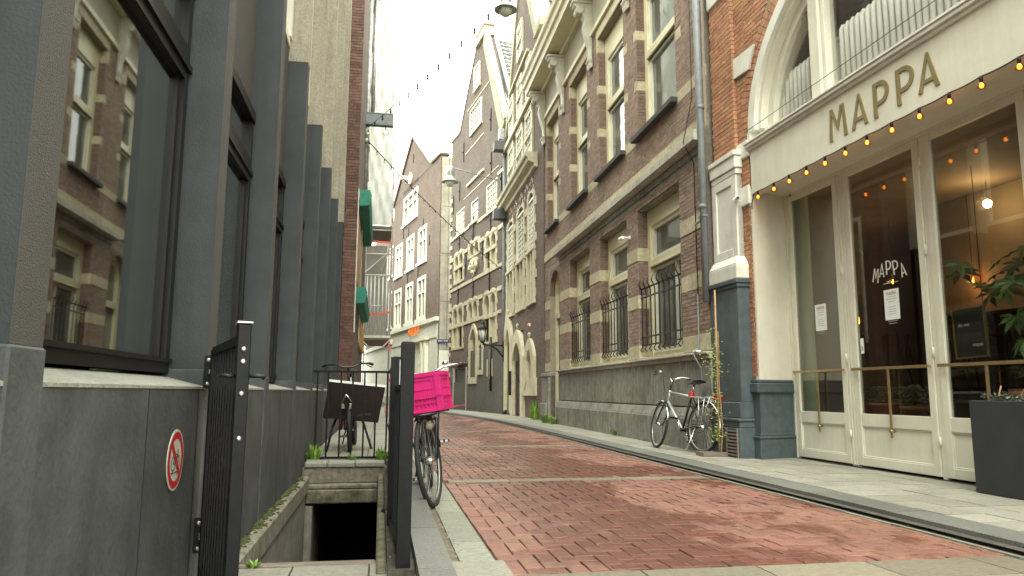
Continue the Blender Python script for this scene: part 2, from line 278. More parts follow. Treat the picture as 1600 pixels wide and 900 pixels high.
# ------------------------------------------------------------------ mesh builder
class MB:
    def __init__(s): s.v = []; s.f = []; s.m = []; s.r = []; s.sm = []
    def face(s, ids, mi=0, r=0., sm=False): s.f.append(tuple(ids)); s.m.append(mi); s.r.append(r); s.sm.append(sm)
    def hexa(s, p, mi=0, r=0., skip=()):
        """p: 8 points, bottom 4 ccw then top 4"""
        b = len(s.v); s.v += [tuple(q) for q in p]
        for k, q in enumerate(((3, 2, 1, 0), (4, 5, 6, 7), (0, 1, 5, 4), (1, 2, 6, 5), (2, 3, 7, 6), (3, 0, 4, 7))):
            if k not in skip: s.face([b+i for i in q], mi, r)
    def box(s, x0, x1, y0, y1, z0, z1, mi=0, r=0., skip=()):
        if x0 > x1: x0, x1 = x1, x0
        if y0 > y1: y0, y1 = y1, y0
        if z0 > z1: z0, z1 = z1, z0
        s.hexa([(x0, y0, z0), (x1, y0, z0), (x1, y1, z0), (x0, y1, z0), (x0, y0, z1), (x1, y0, z1), (x1, y1, z1), (x0, y1, z1)], mi, r, skip)
    def bar(s, a, b, w, h=None, mi=0, upv=(0, 0, 1)):
        """square-section bar from a to b"""
        a = Vector(a); b = Vector(b); d = (b-a).normalized(); h = h or w
        u = Vector(upv)
        if abs(d.dot(u)) > .98: u = Vector((0, 1, 0))
        x = d.cross(u).normalized()*w/2; y = x.cross(d).normalized()*h/2
        s.hexa([a-x-y, a+x-y, a+x+y, a-x+y, b-x-y, b+x-y, b+x+y, b-x+y], mi)
    def tube(s, pts, r, n=8, mi=0, caps=True, closed=False):
        pts = [Vector(p) for p in pts]; N = len(pts)
        rs = r if isinstance(r, (list, tuple)) else [r]*N
        t0 = (pts[1]-pts[0]).normalized()
        nrm = t0.orthogonal().normalized(); base = len(s.v)
        for i, p in enumerate(pts):
            if closed: t = (pts[(i+1) % N]-pts[i-1]).normalized()
            else: t = (pts[min(i+1, N-1)]-pts[max(i-1, 0)]).normalized()
            nrm = (nrm - t*nrm.dot(t)); nrm = nrm.normalized() if nrm.length > 1e-6 else t.orthogonal().normalized()
            bn = t.cross(nrm)
            for k in range(n):
                a = 2*math.pi*k/n
                s.v.append(tuple(p + nrm*math.cos(a)*rs[i] + bn*math.sin(a)*rs[i]))
        rng = N if closed else N-1
        for i in range(rng):
            j = (i+1) % N
            for k in range(n):
                k2 = (k+1) % n
                s.face((base+i*n+k, base+i*n+k2, base+j*n+k2, base+j*n+k), mi, 0, True)
        if caps and not closed:
            s.face([base+k for k in range(n)][::-1], mi); s.face([base+(N-1)*n+k for k in range(n)], mi)
    def ring(s, c, ax, R_, r, n=36, m=8, mi=0):
        c = Vector(c); ax = Vector(ax).normalized(); u = ax.orthogonal().normalized(); v = ax.cross(u)
        s.tube([c + (u*math.cos(2*math.pi*i/n)+v*math.sin(2*math.pi*i/n))*R_ for i in range(n)], r, m, mi, closed=True)
    def lathe(s, c, prof, n=16, mi=0, ax=(0, 0, 1)):
        """prof: (radius, height) along ax"""
        c = Vector(c); ax = Vector(ax).normalized(); u = ax.orthogonal().normalized(); v = ax.cross(u); base = len(s.v)
        for r_, h_ in prof:
            for k in range(n):
                a = 2*math.pi*k/n; s.v.append(tuple(c+ax*h_+(u*math.cos(a)+v*math.sin(a))*r_))
        for i in range(len(prof)-1):
            for k in range(n):
                k2 = (k+1) % n; s.face((base+i*n+k, base+i*n+k2, base+(i+1)*n+k2, base+(i+1)*n+k), mi, 0, True)
        s.face([base+k for k in range(n)][::-1], mi); s.face([base+(len(prof)-1)*n+k for k in range(n)], mi)
    def poly(s, pts, d0, d1, mi=0, mi2=None):
        """outline (s,z) extruded across the wall thickness d0..d1"""
        b = len(s.v); N = len(pts); mi2 = mi if mi2 is None else mi2
        s.v += [(p[0], d0, p[1]) for p in pts] + [(p[0], d1, p[1]) for p in pts]
        s.face([b+i for i in range(N)], mi); s.face([b+N+i for i in range(N)][::-1], mi)
        for i in range(N):
            j = (i+1) % N; s.face((b+i, b+N+i, b+N+j, b+j), mi2)
    def strip(s, A, B, d0, d1, mi=0):
        """ribbon between outlines A and B (same count) of (s,z), thickness d0..d1"""
        b = len(s.v); N = len(A)
        for d in (d0, d1):
            s.v += [(p[0], d, p[1]) for p in A] + [(p[0], d, p[1]) for p in B]
        for i in range(N-1):
            s.face((b+i, b+i+1, b+N+i+1, b+N+i), mi); s.face((b+2*N+i, b+3*N+i, b+3*N+i+1, b+2*N+i+1), mi)
            s.face((b+i, b+2*N+i, b+2*N+i+1, b+i+1), mi); s.face((b+N+i, b+N+i+1, b+3*N+i+1, b+3*N+i), mi)
        s.face((b, b+N, b+3*N, b+2*N), mi); s.face((b+N-1, b+3*N-1, b+4*N-1, b+2*N-1), mi)
    def archfill(s, s0, s1, zs, zt, d0, d1, mi=0, n=10, pw=2.0, top=None):
        """solid corners above an arched opening springing at zs, crown zt"""
        A = []; B = []
        for i in range(n+1):
            x = s0+(s1-s0)*i/n; u = abs(2*i/n-1)
            A.append((x, zs+(zt-zs)*(max(0, 1-u**pw))**(1/pw if pw == 2 else .8))); B.append((x, (top or zt)+.002))
        s.strip(A, B, d0, d1, mi)
    def build(s, name, mats, parent=None, loc=None, bevel=0, stuff=False, label=None, smooth=False, mesh_only=False):
        off = Vector(loc) if loc is not None else Vector((0, 0, 0))
        me = bpy.data.meshes.new(name)
        me.from_pydata([tuple(Vector(v)-off) for v in s.v] if loc is not None else s.v, [], s.f)
        mats = mats if isinstance(mats, (list, tuple)) else [mats]
        for m_ in mats: me.materials.append(m_)
        me.polygons.foreach_set('material_index', s.m)
        me.polygons.foreach_set('use_smooth', [True]*len(s.f) if smooth else s.sm)
        if any(s.r):
            a = me.attributes.new('rnd', 'FLOAT', 'FACE'); a.data.foreach_set('value', s.r)
        me.validate(); me.update()
        import bmesh as _b
        bm = _b.new(); bm.from_mesh(me); _b.ops.recalc_face_normals(bm, faces=bm.faces[:]); bm.to_mesh(me); bm.free()
        if mesh_only: return me
        o = bpy.data.objects.new(name, me); COL.objects.link(o)
        if parent: o.parent = parent
        if loc is not None and not parent: o.location = off
        if bevel:
            bv = o.modifiers.new('bevel', 'BEVEL'); bv.width = bevel; bv.segments = 1; bv.limit_method = 'ANGLE'
        if stuff: o['kind'] = 'stuff'
        if label: o['label'] = label
        return o
def tag(o, label, cat, group=None):
    o['label'] = label; o['category'] = cat
    if group: o['group'] = group
    return o
def thing(name, label, cat, loc=(0, 0, 0), rz=0, group=None):
    o = bpy.data.objects.new(name, None); COL.objects.link(o); o.location = loc; o.rotation_euler = (0, 0, rz)
    o.empty_display_size = .2
    return tag(o, label, cat, group)
def facade(name, label, cat, a, b, group=None):
    """Empty at the near foot of a facade on the right-hand side; local x runs along it away from us, y out to the street"""
    return thing(name, label, cat, (a[0], a[1], 0), math.atan2(b[1]-a[1], b[0]-a[0]), group)
def struct(name, mb, mats, **k):
    o = mb.build(name, mats, **k); o['kind'] = 'structure'; return o
def link_piece(name, me, parent, loc, scale=(1, 1, 1), rot=(0, 0, 0)):
    o = bpy.data.objects.new(name, me); COL.objects.link(o); o.parent = parent
    o.location = loc; o.scale = scale; o.rotation_euler = rot; return o
UNITS = {}
def unit(m_):
    if m_.name not in UNITS:
        b = MB(); b.box(-.5, .5, -.5, .5, -.5, .5); UNITS[m_.name] = b.build('brick', m_, mesh_only=True)
    return UNITS[m_.name]
def free(s0, s1, z, holes):
    iv = [(s0, s1)]
    for h in holes:
        if h[2] <= z < h[3]:
            nv = []
            for a, b in iv:
                if h[1] <= a or h[0] >= b: nv.append((a, b)); continue
                if h[0] > a: nv.append((a, h[0]))
                if h[1] < b: nv.append((h[1], b))
            iv = nv
    return [q for q in iv if q[1]-q[0] > .004]
def wallmb(mb, s0, s1, z0, z1, d0, d1, holes, mi=0):
    zs = sorted({z0, z1} | {min(max(h[k], z0), z1) for h in holes for k in (2, 3)})
    for a, b in zip(zs, zs[1:]):
        if b-a < 1e-4: continue
        for p, q in free(s0, s1, (a+b)/2, holes): mb.box(p, q, d0, d1, a, b, mi)
def bricklist(s0, s1, z0, z1, holes, d0=-.012, d1=0., L=.22, Hc=.0625, j=.009):
    out = []; i = 0; z = z0
    while z < z1-.02:
        zt = min(z+Hc-j, z1)
        ln = L if i % 2 == 0 else L/2
        off = 0 if i % 2 == 0 else L/4
        if i % 4 == 2: off = L/2
        for p, q in free(s0, s1, (z+zt)/2, holes):
            x = s0 - off - L
            while x < q:
                a, b = max(x, p), min(x+ln-j, q)
                if b-a > .02: out.append((a, b, d0+0, d1+random.uniform(-.0025, .0015), z, zt, random.random()))
                x += ln
        z += Hc; i += 1
    return out
def lay(parent, bl, m_, camloc, nmax=300, name='brick'):
    """nearest nmax bricks singly, the rest as one part"""
    inv = parent.matrix_basis.inverted() if parent else Matrix()
    bpy.context.view_layer.update()
    c = (parent.matrix_world.inverted() @ Vector(camloc))
    bl = sorted(bl, key=lambda b: ((b[0]+b[1])/2-c[0])**2+((b[2]+b[3])/2-c[1])**2+((b[4]+b[5])/2-c[2])**2)
    me = unit(m_)
    for b in bl[:nmax]:
        link_piece(name, me, parent, ((b[0]+b[1])/2, (b[2]+b[3])/2, (b[4]+b[5])/2), (b[1]-b[0], b[3]-b[2], b[5]-b[4]))
    if len(bl) > nmax:
        mb = MB()
        for b in bl[nmax:]: mb.box(*b[:6], 0, b[6])
        mb.build(name+'work' if name == 'brick' else name+'s', m_, parent, stuff=True)
def text_mesh(body, size, depth, m_, name):
    cu = bpy.data.curves.new(name, 'FONT'); cu.body = body; cu.size = size; cu.extrude = depth; cu.align_x = 'CENTER'; cu.align_y = 'CENTER'
    o = bpy.data.objects.new(name, cu); COL.objects.link(o)
    dg = bpy.context.evaluated_depsgraph_get(); me = bpy.data.meshes.new_from_object(o.evaluated_get(dg))
    bpy.data.objects.remove(o); me.materials.clear(); me.materials.append(m_); me.name = name
    return me
CAM = (0, 0, H)

# ================================================================== GROUND
PIT = (-.75, 0.0, 3.93, 7.70)
g = MB()
zb = -.05
for x0, x1, y0, y1 in ((-300, -.75, -300, 600), (.0, 300, -300, 600), (-.75, .0, -300, 3.93), (-.75, .0, 7.70, 600)):
    b = len(g.v); g.v += [(x0, y0, zb), (x1, y0, zb), (x1, y1, zb), (x0, y1, zb)]; g.face((b, b+1, b+2, b+3))
struct('ground', g, GRIME)

# road: bricks in herringbone, each its own piece
rd = MB()
# road bed outline (curves left past the houses)
RE = [(3.33, 3.5), (3.33, 17.5), (3.25, 21), (3.0, 25), (2.55, 29), (1.9, 34), (1.2, 40), (.2, 50), (-1.6, 62), (-4, 72)]
LE = [(.61, 3.5), (.64, 17.5), (.55, 21), (.35, 25), (0, 29), (-.6, 34), (-1.5, 40), (-2.8, 50), (-5, 62), (-7.5, 72)]
def edge(tbl, y):
    for (x0, y0), (x1, y1) in zip(tbl, tbl[1:]):
        if y0 <= y <= y1: return x0+(x1-x0)*(y-y0)/(y1-y0)
    return tbl[0][0] if y < tbl[0][1] else tbl[-1][0]
b = len(rd.v)
ys = [-6, 3.5, 8, 12, 17.5, 21, 25, 29, 34, 40, 50, 62, 72]
for y in ys: rd.v += [(edge(LE, y)-.02, y, -.011), (edge(RE, y)+.02, y, -.011)]
for i in range(len(ys)-1): rd.face((b+2*i, b+2*i+1, b+2*i+3, b+2*i+2))
road = struct('road', rd, ROADBED)
BANDS = [(7.15, 7.36), (11.7, 11.9), (17.2, 17.4), (2.9, 3.55)]
def inband(y0, y1): return any(y1 > p and y0 < q for p, q in BANDS)
w = .1025; br = []
for j in range(int(3.5/w), int(46/w)):
    for i in range(-60, 45):
        k = (i-j) % 4
        if k == 0: x0, x1, y0, y1 = i*w, (i+2)*w, j*w, (j+1)*w
        elif k == 3: x0, x1, y0, y1 = i*w, (i+1)*w, j*w, (j+2)*w
        else: continue
        yc = (y0+y1)/2; l_, r_ = edge(LE, yc), edge(RE, yc)
        x0 = max(x0, l_); x1 = min(x1, r_)
        for p, q in BANDS:
            if y0 < p < y1: y1 = p
            if y0 < q < y1: y0 = q
        y0 = max(y0, 3.55)
        if x1-x0 < .03 or y1-y0 < .03 or inband(y0+.001, y1-.001): continue
        dz = random.uniform(-.003, .002)
        br.append((x0+.0038, x1-.0038, y0+.0038, y1-.0038, -.03, dz, random.random(), random.uniform(-.012, .012), random.uniform(-.012, .012)))
br.sort(key=lambda b: (max(0, abs(math.atan2((b[0]+b[1])/2, (b[2]+b[3])/2)-R(10))-R(33)) > 0, math.hypot((b[0]+b[1])/2, (b[2]+b[3])/2)))
me = MB(); 
# paving brick with worn chamfered top
def brickmesh(m_):
    b = MB(); c = .03
    P = [(-.5, -.5, -.5), (.5, -.5, -.5), (.5, .5, -.5), (-.5, .5, -.5)]
    P += [(-.5, -.5, .38), (.5, -.5, .38), (.5, .5, .38), (-.5, .5, .38)]
    P += [(-.5+c, -.5+2*c, .5), (.5-c, -.5+2*c, .5), (.5-c, .5-2*c, .5), (-.5+c, .5-2*c, .5)]
    b.v = P
    for k in range(4): b.face((k, (k+1) % 4, 4+(k+1) % 4, 4+k)); b.face((4+k, 4+(k+1) % 4, 8+(k+1) % 4, 8+k))
    b.face((8, 9, 10, 11))
    return b.build('brick', m_, mesh_only=True)
bm_ = brickmesh(STREETB)
for q in br[:300]:
    link_piece('brick', bm_, road, ((q[0]+q[1])/2, (q[2]+q[3])/2, (q[4]+q[5])/2), (q[1]-q[0], q[3]-q[2], q[5]-q[4]), (q[7], q[8], 0))
mb = MB()
for q in br[300:]:
    t = q[7]*.1; x0, x1, y0, y1, z0, z1 = q[:6]; u = q[8]*.1
    mb.hexa([(x0, y0, z0), (x1, y0, z0), (x1, y1, z0), (x0, y1, z0), (x0+.002, y0+.002, z1-t-u), (x1-.002, y0+.002, z1+t-u), (x1-.002, y1-.002, z1+t+u), (x0+.002, y1-.002, z1-t+u)], 0, q[6], (0,))
mb.build('bricks', STREETB, road, stuff=True)
XSLAB = mat('crossing_slab', (.20, .175, .125), .75, .14, 30, bump=.35, rnd=.15, dirt=.5, grime=(.6, .58, .5))
bs = MB(); bs.box(-.5, .5, -.5, .5, -.5, .5); slabme = bs.build('paving_slab', XSLAB, mesh_only=True)
for p, q in BANDS:
    x = .66
    while x < 3.3:
        x2 = min(x+.6, 3.3)
        rows = ((p, q),) if q-p < .4 else ((p, p+.3), (p+.3, q))
        for ra, rb in rows:
            link_piece('crossing_slab', slabme, road, ((x+x2)/2, (ra+rb)/2, -.015), (x2-x-.008, rb-ra-.008, .034), (0, 0, 0))
        x = x2
# ---- right pavement
pv = MB(); b = len(pv.v)
ys = [-6, 3, 8, 12, 17.5, 21, 25, 29, 34, 40, 50]
for y in ys: pv.v += [(edge(RE, y)+.03, y, .03), (edge(RE, y)+2.3, y, .03)]
for i in range(len(ys)-1): pv.face((b+2*i, b+2*i+1, b+2*i+3, b+2*i+2))
pave = struct('pavement_right', pv, GRIME)
bs = MB(); bs.box(-.5, .5, -.5, .5, -.5, .5); km = bs.build('kerbstone', KERB, mesh_only=True)
bs = MB(); bs.box(-.5, .5, -.5, .5, -.5, .5); gm = bs.build('gutter_slab', SLABL, mesh_only=True)
bs = MB(); bs.box(-.5, .5, -.5, .5, -.5, .5); sm_ = bs.build('paving_slab', SLAB, mesh_only=True)
def along(name, me_, tbl, o0, o1, z, th, ln, y0, y1, par, gap=.008, bev=0):
    y = y0; k = 0
    while y < y1:
        l_ = ln*random.uniform(.93, 1.07) if ln > .4 else ln
        x = edge(tbl, y+l_/2); xa = edge(tbl, y); xb = edge(tbl, y+l_)
        rz = -math.atan2(xb-xa, l_)
        o = link_piece(name, me_, par, (x+(o0+o1)/2, y+l_/2, z-th/2+random.uniform(-.002, .002)), (abs(o1-o0)-gap, l_-gap, th), (0, random.uniform(-.003, .003), rz))
        y += l_
KR = [(p[0], p[1]) for p in RE]
along('gutter_slab', gm, KR, .0, .09, .006, .05, .5, 1.5, 30, pave)
along('kerbstone', km, KR, .10, .38, .058, .12, 1.0, .6, 36, pave)
cnt = 0; far = MB()
x = .405
for c_ in range(8):
    y = 1.2
    while y < 34:
        xx = edge(RE, y+.15)+x+.15
        if y < 9.3 and c_ > 5: y += .3; continue
        if y > 9 and c_ > 3: y += .3; continue
        xx2 = xx
        if y > 3.2 and y < 16 and cnt < 298:
            link_piece('paving_slab', sm_, pave, (xx2, y+.15, .028+random.uniform(-.002, .002)), (.292, .292, .05), (random.uniform(-.004, .004), random.uniform(-.004, .004), 0)); cnt += 1
        else: far.box(xx2-.146, xx2+.146, y+.004, y+.296, .0, .053+random.uniform(-.002, .002), 0, random.random(), (0,))
        y += .3
    x += .3
far.build('paving_slabs', SLAB, pave, stuff=True)
# ---- left pavement: platform beyond the cellar, strips by the road
lp = MB()
lp.box(-.75, .17, 7.92, 60, -.04, .128, 0); lp.box(.055, .18, 3.55, 7.9, -.04, .045, 0); lp.box(-.75, .17, -3, 3.85, -.04, -.004, 0)
b = len(lp.v)
lpo = struct('pavement_left', lp, GRIME)
along('kerbstone', km, LE, -.43, -.265, .085, .13, 1.0, .4, 34, lpo)
bs = MB(); bs.box(-.5, .5, -.5, .5, -.5, .5); gj = bs.build('gutter_dirt', DIRTF, mesh_only=True)
along('gutter_dirt', gj, LE, -.29, -.17, -.006, .04, 2.0, .5, 34, lpo, gap=.0)
along('gutter_slab', gm, LE, -.195, -.01, .004, .05, .55, .5, 40, lpo)
y = 8.0; i = 0
while y < 34:
    x = -.74
    for wd in (.31, .31, .28):
        link_piece('paving_slab', sm_, lpo, (x+wd/2, y+.2, .125), (wd-.01, .39, .06), (random.uniform(-.006, .006), random.uniform(-.006, .006), 0)); x += wd
    y += .4
x = -.7
for wd in (.33, .36, .37, .3):
    for y in (3.62, 3.2, 2.78):
        link_piece('paving_slab', sm_, lpo, (x+wd/2-.02, y, -.012+random.uniform(-.003, .003)), (wd-.01, .41, .05), (0, 0, 0))
    x += wd
dirt = MB()
for i in range(260):
    x, y = random.uniform(.0, .2), random.uniform(3.5, 8); s_ = random.uniform(.003, .012)
    if i > 120: x = edge(LE, y)-.185+random.uniform(-.025, .02)
    z = .046 if i <= 120 else .006
    if i <= 120 and not (.06 < x < .18): continue
    dirt.box(x, x+s_, y, y+s_*random.uniform(.6, 1.6), z-.003, z+s_*.5, 0, random.random())
tg = dirt.build('grit', SLAB); tg['kind'] = 'stuff'; tag(tg, 'loose grit along the railing foot and left gutter', 'grit')
lv = MB()
for i in range(70):
    y = random.uniform(3.3, 16); x = edge(RE, y)+random.choice([.05, .39, random.uniform(.4, 1.2), random.uniform(-.3, .05)])
    z = .064 if x > edge(RE, y)+.1 else .012
    s_ = random.uniform(.008, .02); a_ = random.uniform(0, 6.28); u = Vector((math.cos(a_), math.sin(a_), .25))*s_; v = Vector((-math.sin(a_), math.cos(a_), .1))*s_*.5; c = Vector((x, y, z+.004))
    k = len(lv.v); lv.v += [tuple(c-u), tuple(c+v), tuple(c+u), tuple(c-v)]; lv.face((k, k+1, k+2, k+3), 0, random.random())
o = lv.build('fallen_leaves', mat('dry_leaf', (.45, .33, .12), .8, .2, 20, bump=0, rnd=.3)); o['kind'] = 'stuff'; tag(o, 'small dry leaves scattered along the right kerb', 'leaves')
def weed(name, label, loc, h, n, m_, w=.02, spread=.12, cat='weed', group=None):
    b = MB()
    for i in range(n):
        a = random.uniform(0, 2*math.pi); r0 = random.uniform(0, spread*.5); hh = h*random.uniform(.35, 1); lean = random.uniform(.1, .8)
        base = Vector((math.cos(a)*r0, math.sin(a)*r0*.7, 0)); tip = base+Vector((math.cos(a)*lean*spread, math.sin(a)*lean*spread, hh))
        mid = (base+tip)/2+Vector((0, 0, hh*.12)); side = Vector((-math.sin(a), math.cos(a), .2))*w*random.uniform(.5, 1)
        k = len(b.v); b.v += [tuple(base-side*.3), tuple(base+side*.3), tuple(mid+side), tuple(tip), tuple(mid-side)]
        b.face((k, k+1, k+2, k+3, k+4), 0, random.random())
    o = b.build(name, m_); o.location = loc; return tag(o, label, cat, group)
weed('weed', 'leafy weed at the left foot of the black area railing against the grey wall', (-.66, 8.05, .13), .2, 60, LEAFG, .016, .14)
weed('weed', 'small weed in the slab joint under the middle of the area railing', (-.27, 8.0, .13), .09, 30, LEAFG, .012, .08)
weed('weed', 'weed tuft at the right foot of the area railing', (.03, 7.98, .13), .16, 50, LEAFG, .014, .1)
weed('weed', 'tiny green weed on the front board of the cellar opening', (-.58, 3.86, .01), .035, 30, LEAFG, .01, .06)
weed('weed', 'tall weed at the brown house corner beside its grey double door', (4.45, 21.4, .05), .62, 60, LEAFG, .03, .2)
weed('weed', 'low weed left of the entrance step of the stone-based building', (4.35, 19.35, .05), .28, 50, LEAFG, .03, .2)
weed('weed', 'bright weed at the far corner of the grey stone base', (4.38, 18.6, .05), .22, 50, LEAFG, .03, .2)
weed('weed', 'small weed at the foot of the stone base between corner and leaning bicycle', (4.42, 13.6, .05), .17, 40, LEAFG, .025, .16)
weed('weed', 'sparse grass blades at the wall foot behind the front wheel of the silver bicycle', (4.42, 11.9, .05), .08, 20, LEAFG, .015, .12)

# ================================================================== CELLAR ENTRANCE
ce = thing('cellar_entrance', 'open stone-lined cellar entrance pit in the left pavement with mossy lintel', 'cellar entrance', (-.37, 5.8, 0))
L0 = (-.37, 5.8, 0)
def cpart(mb, name, m_, **k): return mb.build(name, m_, ce, loc=L0, **k)
a = MB(); a.box(-.745, -.665, 3.93, 7.7, -.13, .02); cpart(a, 'side_coping', CONC, bevel=.012)
a = MB()
for i in range(600):
    x, y = -.745+abs(random.gauss(0, .022)), random.uniform(4.1, 7.6); s_ = random.uniform(.006, .022)
    if math.sin(y*5)+math.sin(y*13) < -.7 and random.random() < .85: continue
    a.lathe((x, y, .018), [(s_, 0), (s_*.7, s_*.5), (.001, s_*.75)], 5)
cpart(a, 'moss', MOSS, stuff=True)
a = MB(); a.box(-.75, -.69, 3.93, 7.60, -2.2, -.131); cpart(a, 'side_wall', CONCP)
a = MB(); a.box(.002, .052, 3.6, 7.715, -2.2, .03); cpart(a, 'inner_wall', CONCM, bevel=.01)
# far end: slab nosing, brick upstand, ledge, lintel
a = MB()
x = -.72
for wd in (.22, .27, .3): a.box(x, x+wd-.008, 7.70, 7.97, .10, .150); x += wd
cpart(a, 'nosing', LEDGE, bevel=.01)
a = MB(); a.box(-.745, .09, 7.72, 7.95, -.055, .099); cpart(a, 'upstand', CONC, bevel=.01)
a = MB(); a.box(-.745, .0, 7.62, 7.715, -.10, -.052); cpart(a, 'end_ledge', CONC, bevel=.012)
a = MB(); a.box(-.69, .0, 7.60, 7.70, -.235, -.102); cpart(a, 'lintel', CONCM, bevel=.012)
a = MB(); a.box(-.745, -.62, 7.601, 8.6, -2.2, -.256); cpart(a, 'door_jamb', CONCP, bevel=.01)
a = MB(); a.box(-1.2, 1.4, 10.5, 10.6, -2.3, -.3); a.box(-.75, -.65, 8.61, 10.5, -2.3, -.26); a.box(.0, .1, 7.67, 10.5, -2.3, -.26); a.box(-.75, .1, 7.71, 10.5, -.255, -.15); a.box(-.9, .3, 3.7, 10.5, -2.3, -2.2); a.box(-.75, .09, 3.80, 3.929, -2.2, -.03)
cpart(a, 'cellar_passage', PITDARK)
a = MB()
for i in range(7): a.box(-.69, 0, 4.2+i*.3, 4.5+i*.3, -2.2, -.35-i*.25)
cpart(a, 'steps', CONC, bevel=.01)
a = MB(); a.box(-.745, .0, 3.86, 3.93, -.06, .014); cpart(a, 'front_board', PLANK, bevel=.006)

# ================================================================== AREA RAILING (far end and side) and gate
ra = thing('area_railing', 'black iron railing round the far end and street side of the cellar pit', 'railing', (.1, 5.8, 0))
L1 = (.1, 5.8, 0)
def rp(mb, name, m_=BLACK, **k): return mb.build(name, m_, ra, loc=L1, **k)
a = MB(); a.box(-.70, .10, 8.035, 8.075, 1.048, 1.072); rp(a, 'top_rail')
a = MB(); a.box(-.72, .10, 8.035, 8.075, .155, .178); rp(a, 'bottom_rail')
for x in (-.655, -.545, -.412, -.290, -.168, -.047, .072):
    a = MB(); a.box(x-.009, x+.009, 8.046, 8.064, .12 if x in (-.655,) else .178, 1.048); rp(a, 'baluster')
# street side
a = MB(); a.box(.085, .125, 4.72, 8.05, 1.045, 1.07); rp(a, 'side_rail')
a = MB(); a.box(.088, .122, 3.66, 8.05, .09, .115); rp(a, 'side_bottom_rail')
a = MB(); a.box(.092, .158, 3.57, 3.635, -.12, 1.085); rp(a, 'post', bevel=.003)
a = MB(); a.box(.096, .154, 3.574, 3.631, 1.085, 1.09); rp(a, 'post_cap', bevel=.002)
a = MB(); a.box(.060, .118, 4.68, 4.74, .03, 1.066); rp(a, 'post')
a = MB(); a.box(.105, .112, 4.1, 4.14, .1, 1.03); a.box(.108, .119, 4.45, 4.5, .8, 1.04); rp(a, 'post_glint', STEEL)  # glint of light on the posts, put in as bright steel strips
y = 3.78
while y < 8.0:
    zt = .86 if y < 4.68 else 1.045
    a = MB(); a.box(.095, .115, y-.006, y+.006, .115, zt); rp(a, 'baluster'); y += .118
a = MB(); a.box(.09, .12, 3.66, 4.7, .86, .885); rp(a, 'lower_rail')
a = MB(); a.bar((.10, 3.64, .16), (.06, 5.6, -.0), .02); a.box(.03, .10, 5.30, 5.38, .0, .05); rp(a, 'brace')

gt = thing('iron_gate', 'open black iron gate leaf hinged on the left grey pier, lock post nearest', 'gate', (-.69, 3.28, 0))
hp = Vector((-.69, 3.28)); ep = Vector((-.445, 2.52)); du = (ep-hp); GL = du.length; du.normalize(); dn = Vector((-du.y, du.x))
ga = math.atan2(du.y, du.x); gt.rotation_euler = (0, 0, ga)
def gp(mb, name, m_=BLACK, **k): return mb.build(name, m_, gt, **k)
a = MB(); a.box(GL-.03, GL+.012, -.02, .022, -.02, 1.068); gp(a, 'lock_post', bevel=.003)
a = MB(); a.box(GL-.035, GL+.017, -.025, .027, 1.068, 1.076); gp(a, 'post_cap', STEEL, bevel=.002)
a = MB(); a.box(.0, .035, -.018, .018, .1, 1.02); gp(a, 'hinge_stile', bevel=.002)
a = MB(); a.box(.035, GL-.03, -.016, .016, 1.0, 1.03); gp(a, 'top_rail')
a = MB(); a.box(.035, GL-.03, -.016, .016, .12, .15); gp(a, 'bottom_rail')
for k in range(9):
    x = .09+k*(GL-.16)/8.4
    a = MB(); a.box(x-.011, x+.011, -.009, .009, .15, 1.0); gp(a, 'bar')
for z in (.985, .945, .842, .70): a = MB(); a.lathe((GL+.012, .0, z), [(.0095, 0), (.008, .004), (.004, .005)], 10, ax=(1, 0, 0)); gp(a, 'bolt', STEEL)
a = MB(); a.tube([(GL-.01, .02, .90), (GL-.01, .055, .90), (GL+.0, .07, .898), (GL-.06, .078, .893)], .007); a.tube([(GL-.01, -.02, .90), (GL-.01, -.055, .9), (GL-.07, -.062, .9)], .007); gp(a, 'handle', IRON)
for z0 in (.93, .26):
    a = MB(); a.box(-.066, -.055, -.035, .035, z0-.07, z0+.07); gp(a, 'hinge_plate', BLACK)
    a = MB(); a.box(-.055, .0, -.02, .02, z0-.01, z0+.01); 0 and a.box(-.066, -.055, -.035, .035, z0-.07, z0+.07)
    a.tube([(-.02, 0, z0-.03), (-.02, 0, z0+.05)], .009)
    for zz in (z0-.05, z0+.05): a.lathe((-.05, .02, zz), [(.009, 0), (.009, .012), (.003, .014)], 8, ax=(1, 0, 0)); a.lathe((-.05, -.02, zz), [(.009, 0), (.009, .012), (.003, .014)], 8, ax=(1, 0, 0))
    gp(a, 'hinge', STEEL)

